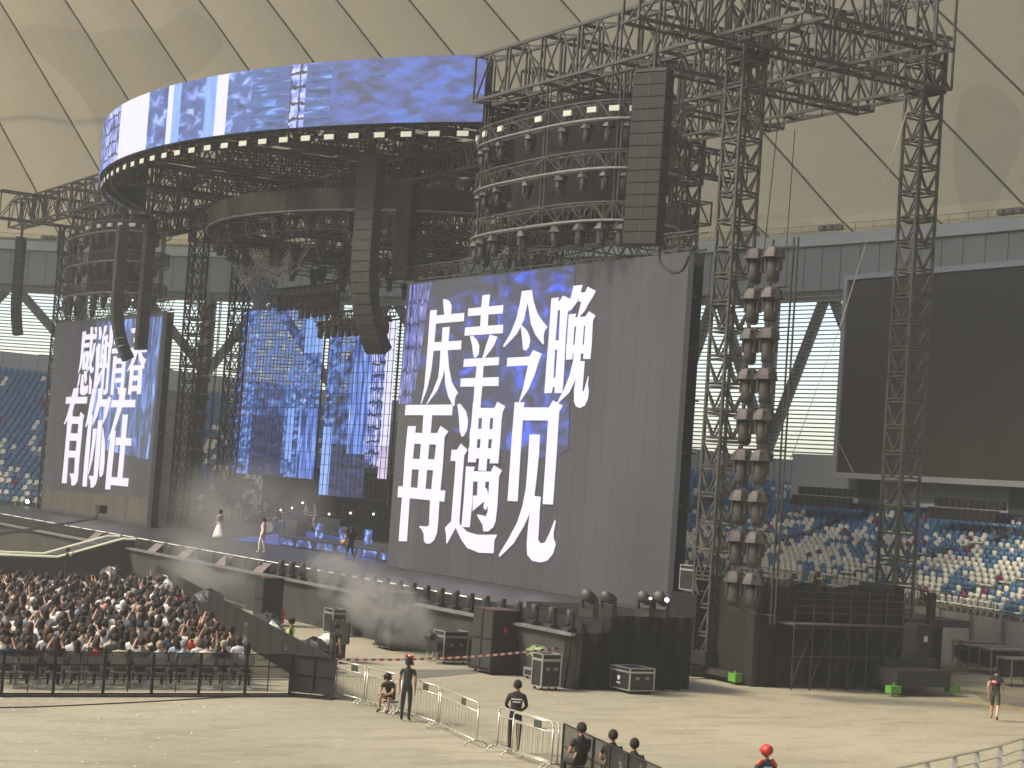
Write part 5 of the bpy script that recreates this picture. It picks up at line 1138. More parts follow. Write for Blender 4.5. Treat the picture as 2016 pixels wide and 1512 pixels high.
# ------------------------------------------------------------------ band gear
def mic_stand(px, py, lb, z=ZD + .53):
    p = onz(px, py, z); t = thing('microphone_stand', lb, 'mic stand', p); s = MB(); s.bar((0, 0, 0), (0, 0, 1.45), .012, 6)
    for k in range(3): a = k * 2.1; s.bar((0, 0, .12), (.28 * math.cos(a), .28 * math.sin(a), 0), .01)
    s.bar((0, 0, 1.4), (.35, -.2, 1.62), .01); s.build('stand', silver, t); s = MB(); s.sphere((.37, -.21, 1.63), (.03, .03, .04), 8, 6); s.build('microphone', blk, t)
for px, py, lb in ((672, 1040, 'mic stand before the bald backing singer'), (700, 1038, 'mic stand before the woman backing singer'), (560, 1042, 'mic stand among the drums at left')): mic_stand(px, py, lb)
def drumkit(px, py, lb, z=ZD + .53, mt=None):
    p = onz(px, py, z); t = thing('drum_kit', lb, 'drum kit', p, .5); mt = mt or mat('drum_shell_lit_blue', (.05, .10, .28), .25, .3)  # blue stage light is put into the shell colour
    def drum(c, r, h, M=None, nm='drum'):
        s = MB(); s.smooth = False; s.lathe([(r, -h/2), (r, h/2)], (0, 0, 0), 16, Matrix.Translation(c) @ (M or Matrix())); o = s.build(nm, mt, t)
        s = MB(); s.lathe([(r * 1.03, h/2 - .03), (r * 1.03, h/2 + .01)], (0, 0, 0), 16, Matrix.Translation(c) @ (M or Matrix())); s.build('hoop', silver, o)
    drum((0, -.1, .30), .30, .42, Matrix.Rotation(math.pi / 2, 4, 'X'), 'bass_drum')
    for c, r, h in (((-.28, -.1, .72), .15, .2), ((.22, -.1, .74), .17, .22), ((.6, .1, .5), .21, .4), ((-.6, .15, .62), .18, .15)): drum(c, r, h, Matrix.Rotation(.25, 4, 'X'))
    for c in ((-.8, -.15, 1.15), (.8, -.1, 1.2), (-.35, -.35, 1.3), (.4, -.35, 1.28)):
        s = MB(); s.bar((c[0], c[1], 0), c, .012, 6); s.bar(c, (c[0], c[1], c[2] + .05), .008); k_ = s.build('cymbal_stand', silver, t); s = MB(); s.lathe([(.24, -.004), (.05, .012), (.04, .03)], c, 16, None); s.build('cymbal', mat('brass', (.6, .45, .18), .25, .9), k_)
drumkit(575, 1030, 'drum kit with blue light painted on its shells behind the man singer'); drumkit(722, 1042, 'drum kit beside the edge of the big screen', mt=mat('drum_pale', (.3, .36, .5), .3, .2)); drumkit(535, 1048, 'percussion set at the left front of the band')
def keyboard(px, py, lb, rz=.3, z=ZD + .53):
    p = onz(px, py, z); t = thing('keyboard', lb, 'keyboard', p, rz); s = MB(); s.box((0, 0, .95), (1.3, .35, .10)); s.build('body', blk, t); s = MB(); s.box((0, -.08, 1.004), (1.15, .14, .008)); s.build('keys', whitem, t)
    s = MB(); s.bar((-.5, 0, 0), (.5, 0, .9), .02); s.bar((.5, 0, 0), (-.5, 0, .9), .02); s.build('stand', steel_d, t)
keyboard(612, 1046, 'keyboard on crossed stand in the middle of the band'); keyboard(640, 1040, 'second keyboard nearer the backing singers', .8)
for px, py, w_, h, lb in ((575, 1065, 2.0, 1.2, 'dark equipment desk at the front of the band riser'), (655, 1052, 2.6, .9, 'long low black desk below the backing singers'), (620, 1000, 1.2, 1.0, 'black amplifier cabinet at the back of the band')):
    p = onz(px, py, ZD + (.53 if h != 1.2 else .0)); t = thing('equipment_desk', lb, 'desk', p, .1); s = MB(); s.box((0, 0, h / 2), (w_, .7, h)); s.build('cabinet', noisy(mat('desk_grey', (.04, .04, .04), .6), 2, .3), t)
    s = MB(); s.box((0, -.0, h + .02), (w_ + .08, .78, .03)); s.build('top', blk, t); s = MB()
    for q in range(3): s.box((-w_ / 3 + q * w_ / 3, -.357, h * .5), (w_ / 3.6, .012, h * .7)); 
    s.build('front_panel', casem, t)
# ------------------------------------------------------------------ lights along the stage edge
group_e = 'moving lights along the front edge of the stage'
upm = thing('moving_light', 'x', 'stage light'); s = MB(); s.box((0, 0, .08), (.38, .34, .15)); s.build('base', headm, upm)
s = MB(); s.box((0, 0, .17), (.40, .14, .05))
for sx in (-1, 1): s.box((sx * .18, 0, .34), (.05, .14, .32))
s.build('yoke', headm, upm)
s = MB(); s.smooth = True; s.lathe([(.08, .22), (.135, .26), (.145, .5), (.15, .72), (.12, .75)], (0, 0, 0), 12); s.build('head', headm, upm)
x_ = -53.2; k = 0
while x_ > -77:
    lb = f'black moving light on the stage edge trough, {nth(k)} from the right corner'
    if k == 0: o = upm; o.location = (x_, YF + .8, 1.75); o['label'] = lb; o['group'] = group_e
    else: o = dup(upm, (x_, YF + .8, 1.75), rnd.uniform(-.2, .2), lb, group_e)
    k += 1; x_ -= 1.12
x_ = -79
while x_ > -92:
    dup(upm, (x_, YF + .8, 1.62), rnd.uniform(-.2, .2), f'black moving light on the stage edge trough, {nth(k)} from the right corner', group_e).scale = (.8, .8, .8); k += 1; x_ -= 1.9
for i, (px, py, rx, sc) in enumerate(((1158, 1214, 1.3, 1.35), (1196, 1214, 1.4, 1.3), (1268, 1214, 1.3, 1.3), (1300, 1216, 0.2, 1.35))):
    p = onz(px, py, 2.45); o = dup(upm, p, .6, f'large moving light on the corner riser, {nth(i)} from the left', 'large moving lights on the corner riser'); o.scale = (sc,) * 3
    for ch in o.children:
        if ch.name.startswith('head'): ch.rotation_euler.x = rx if i < 3 else 1.2; ch.location = (0, .45 * math.sin(rx) if i < 3 else .44, .48 - .48 * math.cos(rx) if i < 3 else .3)
def glow(px, py, y, r, lb, es=25):
    p = ony(px, py, y); t = thing('lit_lamp', lb, 'lamp', p, .6); s = MB(); s.smooth = True; s.sphere((0, 0, 0), (r, r, r), 10, 8); s.build('bulb', mat('lit_bulb', (1, 1, .95), .3, emit=(1, 1, .93), es=es), t); s = MB(); s.lathe([(r * 1.2, 0), (r * 1.5, .05), (r * 1.3, .3)], (0, 0, 0), 10, Matrix.Rotation(-1.2, 4, 'X')); s.build('housing', headm, t)
glow(1313, 1181, 37.4, .07, 'small bright lamp on the corner riser', 6); glow(1281, 1178, 37.3, .04, 'tiny bright lamp beside the corner moving light', 5)
glow(231, 585, 41.5, .13, 'bright white spotlight left of the speaker columns', 18); glow(12, 986, 44, .16, 'left of two glowing lamps before the left seats', 5); glow(54, 987, 44, .16, 'right of two glowing lamps before the left seats', 5)
glow(262, 591, 43, .06, 'small pale lamp between the left speaker columns', 5)
for i_, (px, py) in enumerate(((596, 990), (553, 1004), (575, 1000), (648, 1012), (690, 1010), (735, 1012))): glow(px, py, 47.5, .05, f'small cyan-white lamp of a mostly added set among the band instruments, {nth(i_)} from the left', 2)  # only the first lamp is real; the others are added to liven the band
# wedge sheets along the edge
for i, (px, py) in enumerate(((187, 1052), (305, 1085), (365, 1096), (441, 1106), (516, 1113))):
    p = ony(px, py, YF + .75); t = thing('floor_monitor', f'pinkish covered floor monitor on the stage edge, {nth(i)} from the left', 'monitor', (p.x, p.y, 1.74), .35, 'pinkish covered floor monitors on the stage edge')
    s = MB(); s.add([Vector(v) for v in ((-.30, -.25, 0), (.30, -.25, 0), (.30, .25, 0), (-.30, .25, 0), (-.30, .25, .42), (.30, .25, .42), (-.3, -.25, .06), (.3, -.25, .06))], [(0, 3, 2, 1), (3, 4, 5, 2), (6, 7, 5, 4), (0, 1, 7, 6), (1, 2, 5, 7), (0, 6, 4, 3)]); s.build('cabinet', blk, t)
    s = MB(); s.add([Vector(v) for v in ((-.32, -.30, .03), (.32, -.30, .03), (.34, .26, .46), (-.28, .26, .46))], [(0, 1, 2, 3)]); s.v = [(x, y, z + .02) for x, y, z in s.v]; s.build('cover_sheet', noisy(mat('pink_sheet', (.17, .13, .125), .6), 4, .25), t)
# ------------------------------------------------------------------ subwoofers, cases, fog machines on the floor
def sub_stack(px, py, px2, cols, rows_, w_, h, lb, rz=0., dep=1.0, red=True):
    p = onz(px, py, .12); t = thing('subwoofer_stack', lb, 'speaker stack', (p.x, p.y, 0), rz)
    s = MB(); s.box((cols * w_ / 2, dep / 2, .13), (cols * w_ + .1, dep + .1, .06)); dl = s.build('dolly', blk, t)
    for q in ((.15, .15), (cols * w_ - .15, .15), (.15, dep - .15), (cols * w_ - .15, dep - .15)): s = MB(); s.lathe([(.05, -.02), (.05, .02)], (0, 0, 0), 10, Matrix.Translation((q[0], q[1], .05)) @ Matrix.Rotation(math.pi/2, 4, 'X')); s.build('wheel', steel_d, dl)
    for i in range(cols):
        for j in range(rows_):
            s = MB(); s.box((w_ * (i + .5), dep / 2, .17 + h * (j + .5)), (w_ - .02, dep, h - .02)); c = s.build('cabinet', blk, t); s = MB(); s.box((w_ * (i + .5), -.012, .17 + h * (j + .5)), (w_ - .10, .02, h - .10)); s.build('grille', pagrey, c)
    if red: s = MB(); s.sphere((cols * w_ + .012, dep * .45, .17 + h * rows_ * .68), (.012, .07, .10), 8, 6); s.build('red_mark', redm, t)
    s = MB(); s.box((cols * w_ / 2, dep / 2, .17 + h * rows_ + .01), (cols * w_, dep, .02)); s.build('top_sheet', mat('brown_sheet', (.07, .035, .03), .7), t)
sub_stack(925, 1313, 0, 2, 2, .68, 1.02, 'tall four-cabinet subwoofer stack on a dolly in front of the stage', .02, 1.1)
sub_stack(737, 1268, 0, 2, 2, .62, 1.0, 'subwoofer stack in the smoke left of the tall one', .02, 1.1)
sub_stack(497, 1222, 0, 1, 2, .9, .9, 'black speaker stack under the smoke near the stage skirt', .02, .9, False)
def flight_case(px, py, W, D, H, lb, rz=0., logo=False, z=0):
    p = onz(px, py, z); t = thing('flight_case', lb, 'flight case', (p.x, p.y, z), rz); s = MB(); s.box((W / 2, D / 2, .12 + H / 2), (W - .04, D - .04, H - .03)); s.build('panel', casem, t)
    s = MB(); e = .03
    for x_ in (0, W):
        for y_ in (0, D): s.box((x_ + (e/2 if x_ == 0 else -e/2), y_ + (e/2 if y_ == 0 else -e/2), .12 + H / 2), (e * 1.3, e * 1.3, H))
    for z_ in (.12, .12 + H * .80, .12 + H * .84, .12 + H):
        for y_ in (0.01, D - .01): s.box((W / 2, y_, z_), (W, .028, .028))
        for x_ in (0.01, W - .01): s.box((x_, D / 2, z_), (.028, D, .028))
    s.build('edging', mat('aluminium_edge', (.50, .51, .50), .35, .5), t)
    for x_ in (.1, W - .1):
        for y_ in (.1, D - .1): s = MB(); s.lathe([(.05, -.02), (.05, .02)], (0, 0, 0), 10, Matrix.Translation((x_, y_, .05)) @ Matrix.Rotation(math.pi/2, 4, 'X')); s.build('wheel', blk, t)
    for y_ in (D * .3, D * .7): s = MB(); s.box((W + .012, y_, .12 + H * .55), (.02, .16, .10)); s.build('handle', silver, t)
    if logo:
        s = MB()
        for k in range(5): a = k * 2 * math.pi / 5 + .3; s.lathe([(.035, 0), (.035, .004)], (0, 0, 0), 10, Matrix.Translation((W * .45 + .05 * math.cos(a), -.004, .12 + H * .50 + .05 * math.sin(a))) @ Matrix.Rotation(math.pi/2, 4, 'X'))
        for k in range(3): s.box((W * .45 - .07 + .07 * k, -.006, .12 + H * .27), (.048, .006, .06))
        s.build('printed_logo', whitem, t)
    return t
flight_case(1199, 1358, 1.15, 1.0, .72, 'black flight case with white flower mark before the black riser', .0, True)
flight_case(1030, 1335, .55, .5, .26, 'small open silver-edged tray on castors beside the covered rack', .1)
flight_case(1044, 1355, .62, .75, 1.05, 'upright black silver-edged case under a green cover', .0)
def cover(px, py, y, rx, ry, rz_, lb):
    p = ony(px, py, y); s = MB(); s.smooth = False; rr = random.Random(px); s.sphere((0, 0, 0), (rx, ry, rz_), 12, 7); s.v = [(x + rr.uniform(-.06, .06), yy + rr.uniform(-.06, .06), z + rr.uniform(-.05, .05)) for x, yy, z in s.v]
    return s.build('plastic_cover', greenbag, label=lb, cat='cover', loc=p)
cover(1060, 1284, 34.0, .5, .4, .2, 'crumpled green plastic cover over the upright rack'); flight_case(635, 1248, .85, .6, .95, 'grey silver-edged case half lost in smoke', .0); cover(650, 1189, 35.6, .55, .4, .16, 'pale green plastic cover on the case in the smoke')
flight_case(850, 1303, .8, 1., 1.05, 'black equipment box behind the fog machine', .0)
def fog_machine(px, py, lb, rz=.3):
    p = onz(px, py); t = thing('fog_machine', lb, 'fog machine', (p.x, p.y, 0), rz); s = MB(); s.box((0, 0, .62), (.5, .45, .42)); s.build('body', casem, t); s = MB(); s.smooth = True; s.lathe([(.16, 0), (.2, .03), (.2, .25), (.17, .27)], (0, 0, 0), 14, Matrix.Translation((-.18, 0, .85)) @ Matrix.Rotation(-1.2, 4, 'Y')); s.build('fan_nozzle', blk, t)
    s = MB()
    for sx in (-.24, .24):
        for sy in (-.2, .2): s.bar((sx, sy, 0), (sx, sy, .45), .018)
    for z_ in (.03, .43): s.path([(-.24, -.2, z_), (.24, -.2, z_), (.24, .2, z_), (-.24, .2, z_), (-.24, -.2, z_)], .018)
    s.build('frame', galv, t)
fog_machine(857, 1306, 'fog machine on a pale frame blowing smoke to the left'); fog_machine(493, 1200, 'fog machine by the stage skirt blowing smoke upwards', .8)
t = thing('fire_extinguisher', 'red fire extinguisher standing by the stage skirt', 'fire extinguisher', onz(553, 1226)); s = MB(); s.smooth = True; s.lathe([(.12, 0), (.13, .05), (.13, .48), (.08, .58), (.04, .6)], (0, 0, 0), 12); s.build('cylinder', redm, t); s = MB(); s.bar((0, 0, .6), (0, 0, .68), .03, 6); s.bar((0, 0, .68), (.14, 0, .70), .015); s.build('valve', blk, t)
# open flight case lid, bags and covered gear along the black wall
def gear(px, py, w_, d_, h, lb, mt=None, bag=None):
    p = onz(px, py, 1.22) + Vector((.35, 1.25, 0)); w_ *= .8; d_ *= .8; t = thing('covered_gear', lb, 'stage gear', (p.x, p.y, 0), .4); rr = random.Random(px); s = MB(); s.smooth = False; s.sphere((0, 0, h * .42), (w_, d_, h * .62), 12, 8); s.v = [(x + rr.uniform(-.09, .09), y + rr.uniform(-.09, .09), max(0, z + rr.uniform(-.08, .08))) for x, y, z in s.v]; s.build('cover', mt or noisy(mat('dark_plastic', (.035, .035, .033), .3), 5, .5, bump=.6), t)
    s = MB(); s.box((0, 0, .1), (w_ * 1.5, d_ * 1.4, .2)); s.build('base', blk, t)
    if bag: s = MB(); s.smooth = False; s.sphere((w_ * .7, -.2, h * .45), (w_ * .45, d_ * .45, h * .4), 10, 7); s.v = [(x + rr.uniform(-.06, .06), y + rr.uniform(-.06, .06), z + rr.uniform(-.06, .06)) for x, y, z in s.v]; s.build('bag', plastic_w, t)
for px, py, w_, d_, h, lb, bg_ in ((170, 1108, .9, .7, 1.1, 'dark plastic-covered gear behind the black wall, left of the white bags', False), (262, 1123, 1.2, .8, 1.1, 'large dark plastic-covered heap with white bags behind the black wall', True), (350, 1162, 1.1, .8, 1.25, 'dark covered gear with white bag in the middle of the black wall', True),
                                  (450, 1206, 1.1, .8, 1.2, 'dark glossy covered gear near the low silver track', True), (540, 1244, .8, .7, 1.05, 'bundle of dark bags beside the fire extinguisher', False), (215, 1112, .6, .5, .8, 'small white bagged bundle behind the black wall', True)): gear(px, py, w_, d_, h, lb, None, bg_)
p = onz(607, 1300); t = thing('flight_case', 'open flight case with raised black lid and white bag inside', 'flight case', (p.x, p.y, 0), .25); s = MB(); s.box((.5, .4, .38), (1.0, .8, .55)); s.build('panel', casem, t); s = MB(); s.box((.5, .82, 1.02), (1.0, .06, .75), M=Matrix.Translation((0, .1, 0)) @ Matrix.Rotation(-.0, 4, 'X')); s.build('lid', casem, t)
s = MB(); s.smooth = False; s.sphere((.5, .4, .72), (.42, .34, .24), 12, 8); rr = random.Random(2); s.v = [(x + rr.uniform(-.03, .03), y + rr.uniform(-.03, .03), z + rr.uniform(-.04, .04)) for x, y, z in s.v]; s.build('bag', plastic_w, t)
s = MB(); s.bar((0.05, .8, .7), (.05, .2, .95), .012); s.bar((0.0, 0, .66), (1., 0, .66), .018); s.build('edging', MATS['aluminium_edge'], t)
# low track for the camera dolly
s = MB(); A_, B_ = onz(270, 1152), onz(470, 1216); dv = (B_ - A_).normalized(); nv = Vector((-dv.y, dv.x, 0)) * .3
for sg in (-1, 1): s.bar(A_ + nv * sg + Vector((0, 0, .5)), B_ + nv * sg + Vector((0, 0, .5)), .03)
L_ = (B_ - A_).length
for k in range(int(L_ / 1.2)): c = A_ + dv * (k * 1.2 + .5); s.bar(c - nv + Vector((0, 0, .48)), c + nv + Vector((0, 0, .48)), .02); s.bar(c, c + Vector((0, 0, .48)), .03)
s.build('camera_track', silver, label='long silver camera track on short legs before the stage skirt', cat='camera track')
# tape
s = MB(); A_, B_ = onz(648, 1300, .98), ony(1106, 1277, 34.6); n = 60; tm = [redm, whitem]; last = None
for k in range(n):
    s.cur = k % 2; q0 = A_.lerp(B_, k / n); q1 = A_.lerp(B_, (k + 1) / n); f_ = lambda t_: -.25 * 4 * t_ * (1 - t_) * .6
    q0.z += f_(k / n); q1.z += f_((k + 1) / n); s.quad(q0, q1, q1 + Vector((.0, 0, .07)), q0 + Vector((.0, 0, .07)))
s.build('barrier_tape', tm, label='red and white barrier tape stretched from the black corner to the stage', cat='tape')
# ------------------------------------------------------------------ right side: tarp wall, scaffold, covered speakers
A_, B_ = onz(1478, 1352), onz(1768, 1358); zt0 = ony(1478, 1142, A_.y).z; zt1 = ony(1757, 1152, B_.y).z; s = MB(); n = 40; top = []; bot = []
dv = (B_ - A_)
for k in range(n + 1):
    t_ = k / n; b0 = A_ + dv * t_ + Vector((.07 * math.sin(k * 1.9), 0, 0)); bot.append(b0); top.append(Vector((b0.x, b0.y, zt0 + (zt1 - zt0) * t_ - .16 * math.sin(math.pi * t_ * 3) ** 2)))
s.add(bot + top, [(i, i+1, n+2+i, n+1+i) for i in range(n)]); b2 = [p + Vector((-2.5, 0, 0)) for p in (bot[0], top[0], bot[-1], top[-1])]
s.quad(bot[0], top[0], b2[1], b2[0]); s.quad(bot[-1], top[-1], b2[3], b2[2]); s.build('tarp_wall', cloth, label='tall black tarpaulin wall with sagging top edge right of the stage', cat='tarp wall')
def px3(px, py, X): return onx(px, py, X)
s = MB(); Xs = A_.x + 1.0; n = 6; y0, y1 = px3(1560, 1300, Xs).y, px3(1775, 1300, Xs).y
for k in range(n + 1):
    y_ = y0 + (y1 - y0) * k / n
    for xx in (Xs, Xs - 1.0): s.bar((xx, y_, 0), (xx, y_, 3.6 if k > 1 else 3.1), .025)
    s.bar((Xs, y_, 2.3), (Xs - 1.0, y_, 2.3), .03)
for z_ in (.15, 1.2, 2.2, 2.75, 3.0, 3.25, 3.5): s.bar((Xs, y0, z_), (Xs, y1, z_), .022)
for k in range(0, n, 2): a, b = y0 + (y1-y0)*k/n, y0 + (y1-y0)*(k+1)/n; s.bar((Xs, a, .2), (Xs, b, 2.2), .018); s.bar((Xs, b, .2), (Xs, a + 2*(b-a), 2.2), .018)
t = thing('scaffold', 'low dark scaffold platform standing before the black tarpaulin wall', 'scaffold', (Xs, y0, 0)); o = s.build('pipes', steel_d, t); o.location = (-Xs, -y0, 0)
s = MB(); s.box((Xs - .5, (y0 + y1) / 2, 2.33), (1.15, y1 - y0, .07)); o = s.build('platform', noisy(mat('ply_grey', (.07, .065, .055), .8), 2, .3), t); o.location = (-Xs, -y0, 0)
def covered(px, py, w_, d_, h, lb, tagk):
    p = onz(px, py); t = thing('covered_speaker', lb, 'covered speaker', (p.x, p.y, 0), .1); s = MB(); n = 20; rr = random.Random(px); prof_ = [(.98, .45), (1.0, h * .5), (.98, h * .9), (.9, h)]
    vs = []
    for f_, z in prof_:
        for i in range(n):
            a = 2 * math.pi * i / n; q = max(abs(math.cos(a)), abs(math.sin(a))); vs.append(Vector((w_ / 2 * f_ * math.cos(a) / q ** .9 + rr.uniform(-.02, .02), d_ / 2 * f_ * math.sin(a) / q ** .9 + rr.uniform(-.02, .02), z)))
    s.add(vs, [(j*n+i, j*n+(i+1) % n, (j+1)*n+(i+1) % n, (j+1)*n+i) for j in range(3) for i in range(n)] + [tuple(range(3*n, 4*n))]); s.build('cover', noisy(mat('dark_canvas', (.035, .035, .03), .85), 2, .3), t)
    s = MB(); s.box((0, 0, .3), (w_ * 1.1, d_ * 1.1, .25)); s.bar((-.5, 0, .05), (.5, 0, .05), .05); s.build('base', blk, t)
    s = MB(); M = Matrix.Translation((w_ / 2 + .03, -.1, h * .72))
    if tagk == 'tri': s.add([M @ Vector(v) for v in ((0, -.12, -.14), (0, .14, -.12), (0, .03, .17), (.02, -.12, -.14), (.02, .14, -.12), (.02, .03, .17))], [(0, 2, 1), (3, 4, 5), (0, 1, 4, 3), (1, 2, 5, 4), (2, 0, 3, 5)])
    else: s.box((w_ / 2 + .03, -.05, h * .76), (.02, .2, .22))
    s.build('white_tag', whitem, t)
covered(1430, 1338, .9, .8, 2.35, 'dark covered speaker with white triangle left of the tarpaulin wall', 'tri')
covered(1800, 1345, .9, .9, 2.3, 'dark covered speaker with white tag right of the tarpaulin wall', 'sq')
s = MB(); s.smooth = True; p = onz(1396, 1330); s.lathe([(.28, .3), (.24, 1.2), (.2, 2.4), (.16, 3.0), (.10, 3.2)], (0, 0, 0), 10); s.build('wrapped_motor', noisy(mat('dark_canvas', (.035, .035, .03), .85), 2, .3), label='tall dark wrapped bundle beside the near tower foot', cat='bundle', loc=(p.x, p.y, 0))
p = onz(1825, 1330); s = MB(); s.box((0, 0, 1.7), (.24, .3, 3.3)); s.box((0, 0, .06), (.6, .6, .1)); s.build('black_post', blk, label='thick black upright post right of the tarpaulin wall', cat='post', loc=(p.x, p.y, 0))
p, q = onz(1770, 1372), onz(1876, 1372); t = thing('ballast_platform', 'flat black ballast blocks with green feet beside the far right tower', 'ballast', (p.x, p.y, 0), math.atan2(q.y - p.y, q.x - p.x)); L_ = (q - p).length
s = MB(); s.box((L_ / 2, .8, .62), (L_, 1.3, .6)); s.build('block', blk, t); s = MB(); s.box((L_ / 2 + .6, 2.0, .9), (L_, .9, .6)); s.build('block', blk, t)
for dx, dy in ((-.2, .1), (L_ + .25, .3), (L_ + .2, 1.7)):
    s = MB(); s.box((dx, dy, .25), (.5, .3, .26)); s.bar((dx, dy, 0), (dx, dy, .5), .03); s.build('foot_pad', green, t)
flight_case(1336, 1165, 1.0, .9, .9, 'silver-edged black rack standing high beside the screen edge', 0, False, 3.0)
s = MB(); p = onz(1336, 1165, 3.0); s.box((p.x + .6, p.y + .6, 1.5), (1.6, 1.6, 3.0)); s.build('draped_block', cloth, label='tall black draped block behind the corner riser carrying the rack', cat='block')
# silver frames and carts at the far right
for i, (px, py, W, lb) in enumerate(((1868, 1290, 1.5, 'leftmost grey metal cart by the grey wall'), (1890, 1312, 2.2, 'second grey metal cart from the left by the wall'), (1905, 1322, 3.2, 'long silver-legged table cart by the wall'), (1950, 1330, 3.4, 'silver-legged table cart nearest the far right person'), (1990, 1352, 3.0, 'dark-sided cart at the right photo edge'))):
    p = onz(px, py); t = thing('metal_cart', lb, 'cart', (p.x, p.y, 0), 1.15 + .1 * i); s = MB(); H = 1.05
    for x_ in (0, W / 2, W):
        for y_ in (0, .8): s.bar((x_, y_, .08), (x_, y_, H), .035)
    for z_ in (.3, H):
        s.path([(0, 0, z_), (W, 0, z_), (W, .8, z_), (0, .8, z_), (0, 0, z_)], .03)
    s.build('frame', mat('cart_grey', (.26, .26, .24), .5, .3), t); s = MB(); s.box((W / 2, .4, H + .03), (W + .1, .9, .05)); s.build('top', mat('cart_top', (.20, .20, .18), .6), t); s = MB(); s.box((W / 2, .4, .62), (W - .1, .7, .5)); s.build('load', blk, t)
    for x_ in (0.05, W - .05): s = MB(); s.lathe([(.06, -.02), (.06, .02)], (0, 0, 0), 8, Matrix.Translation((x_, 0, .06)) @ Matrix.Rotation(math.pi/2, 4, 'X')); s.build('wheel', blk, t)
p = onz(1860, 1250); t = thing('rack_frame', 'empty black steel rack frame against the grey wall', 'frame', (p.x + 2, p.y - 3, 0), 1.2); s = MB()
for x_ in (0, 1.2, 3.0):
    for y_ in (0, .6): s.bar((x_, y_, 0), (x_, y_, 2.1), .04)
for z_ in (1.5, 2.1): s.path([(0, 0, z_), (3, 0, z_), (3, .6, z_), (0, .6, z_), (0, 0, z_)], .04)
s.build('tubes', blackbar, t)
s = MB(); p = onz(1830, 1302); s.lathe([(.32, 0), (.3, .04), (.06, .7), (.03, .75)], (0, 0, 0), 10); s.build('traffic_cone', mat('faded_red', (.35, .10, .07), .7), label='faded red traffic cone beside the grey wall gap', cat='traffic cone', loc=p)
# ------------------------------------------------------------------ thrust at the left, jib
TX = -94.8
s = MB()
def P_(y, z, x): return Vector((x, y, z))
prof_t = [(YF + .6, 2.2), (34.2, 2.2), (30.8, 1.12), (8, 1.12)]
for xx in (TX, TX - 5.5):
    pass
vs = []; 
for y_, z_ in prof_t: vs += [(TX, y_, z_), (TX - 2.3, y_, z_), (TX, y_, 0), (TX - 2.3, y_, 0)]
s.add(vs, [f for i in range(3) for f in ((4*i, 4*i+1, 4*i+5, 4*i+4), (4*i, 4*i+4, 4*i+6, 4*i+2), (4*i+1, 4*i+3, 4*i+7, 4*i+5))])
th_ = s.build('catwalk', deckm, label='black catwalk with ramp running out from the stage at left', cat='catwalk')
for xx, lb in ((TX + .04, 'near'), (TX - 2.34, 'far')):
    s = MB(); s.path([(xx, y_, z_ + .08) for y_, z_ in prof_t], .05, 6); s.build('edge_strip', mat('catwalk_strip', (.7, .68, .5), .4, emit=(.8, .78, .55), es=.2), th_)
s = MB()
for k in range(5): y_ = 33.8 - k * .65; z_ = 2.2 - (34.2 - y_) * 1.08 / 3.4; s.box((TX - 1.15, y_, z_ + .03), (2.1, .12, .02))
s.build('stair_nosing', silver, th_)
for i, (px, py) in enumerate(((62, 1137), (5, 1134))):
    p = onz(px, py); t = thing('low_table', f'low black table with pale blue sheet, {nth(i)} from the crew man', 'table', (p.x, p.y, 0), 1.3); s = MB()
    for x_ in (-.9, .9):
        for y_ in (-.4, .4): s.bar((x_, y_, 0), (x_, y_, 1.1), .03)
    s.path([(-.9, -.4, 1.1), (.9, -.4, 1.1), (.9, .4, 1.1), (-.9, .4, 1.1), (-.9, -.4, 1.1)], .035); s.build('frame', steel, t); s = MB(); s.smooth = False; s.sphere((0, 0, .35), (.85, .4, .3), 12, 6); s.build('sheet', mat('pale_blue_sheet', (.42, .52, .58), .6), t)
    s = MB(); s.box((0, .1, .55), (1.7, .6, 1.0)); s.build('box', blk, t)
jb = thing('camera_crane', 'black camera crane arm reaching right in front of the left screen', 'camera crane', ony(0, 1052, 30)); O = Vector(jb.location); E_ = ony(190, 1021, 33.5)
s = MB(); s.bar(Vector((0, 0, 0)) + (O - E_) * .25, E_ - O, .14, 4, .07); s.build('arm', blk, jb); s = MB(); s.bar((O - E_) * .25, Vector(((O - E_).x * .25, (O - E_).y * .25, -O.z)), .2, 6); s.build('pedestal', blk, jb)
hd = ony(198, 1002, 33.5) - O; s = MB(); s.path([E_ - O, E_ - O + Vector((0, 0, .15)), hd - Vector((.2, 0, .15)), hd - Vector((.15, 0, .0))], .05); s.box(hd + Vector((.1, 0, 0)), (.75, .4, .42)); s.bar(hd + Vector((.3, 0, 0)), hd + Vector((.7, -.1, 0)), .2, 8, .23); s.build('camera_head', blk, jb)
# curled white cables on the skirt
for px, py, lb in ((320, 1120, 'upper curled white cable on the grey skirt'), (316, 1137, 'lower curled white cable on the grey skirt')):
    p = ony(px, py, YF + .2); s = MB(); s.path([p + Vector((x_, -.03, z_)) for x_, z_ in ((-.4, .02), (-.1, .05), (.1, -.02), (.25, .0), (.25, -.12), (.1, -.2))], .03, 5); s.build('cable', whitem, label=lb, cat='cable')
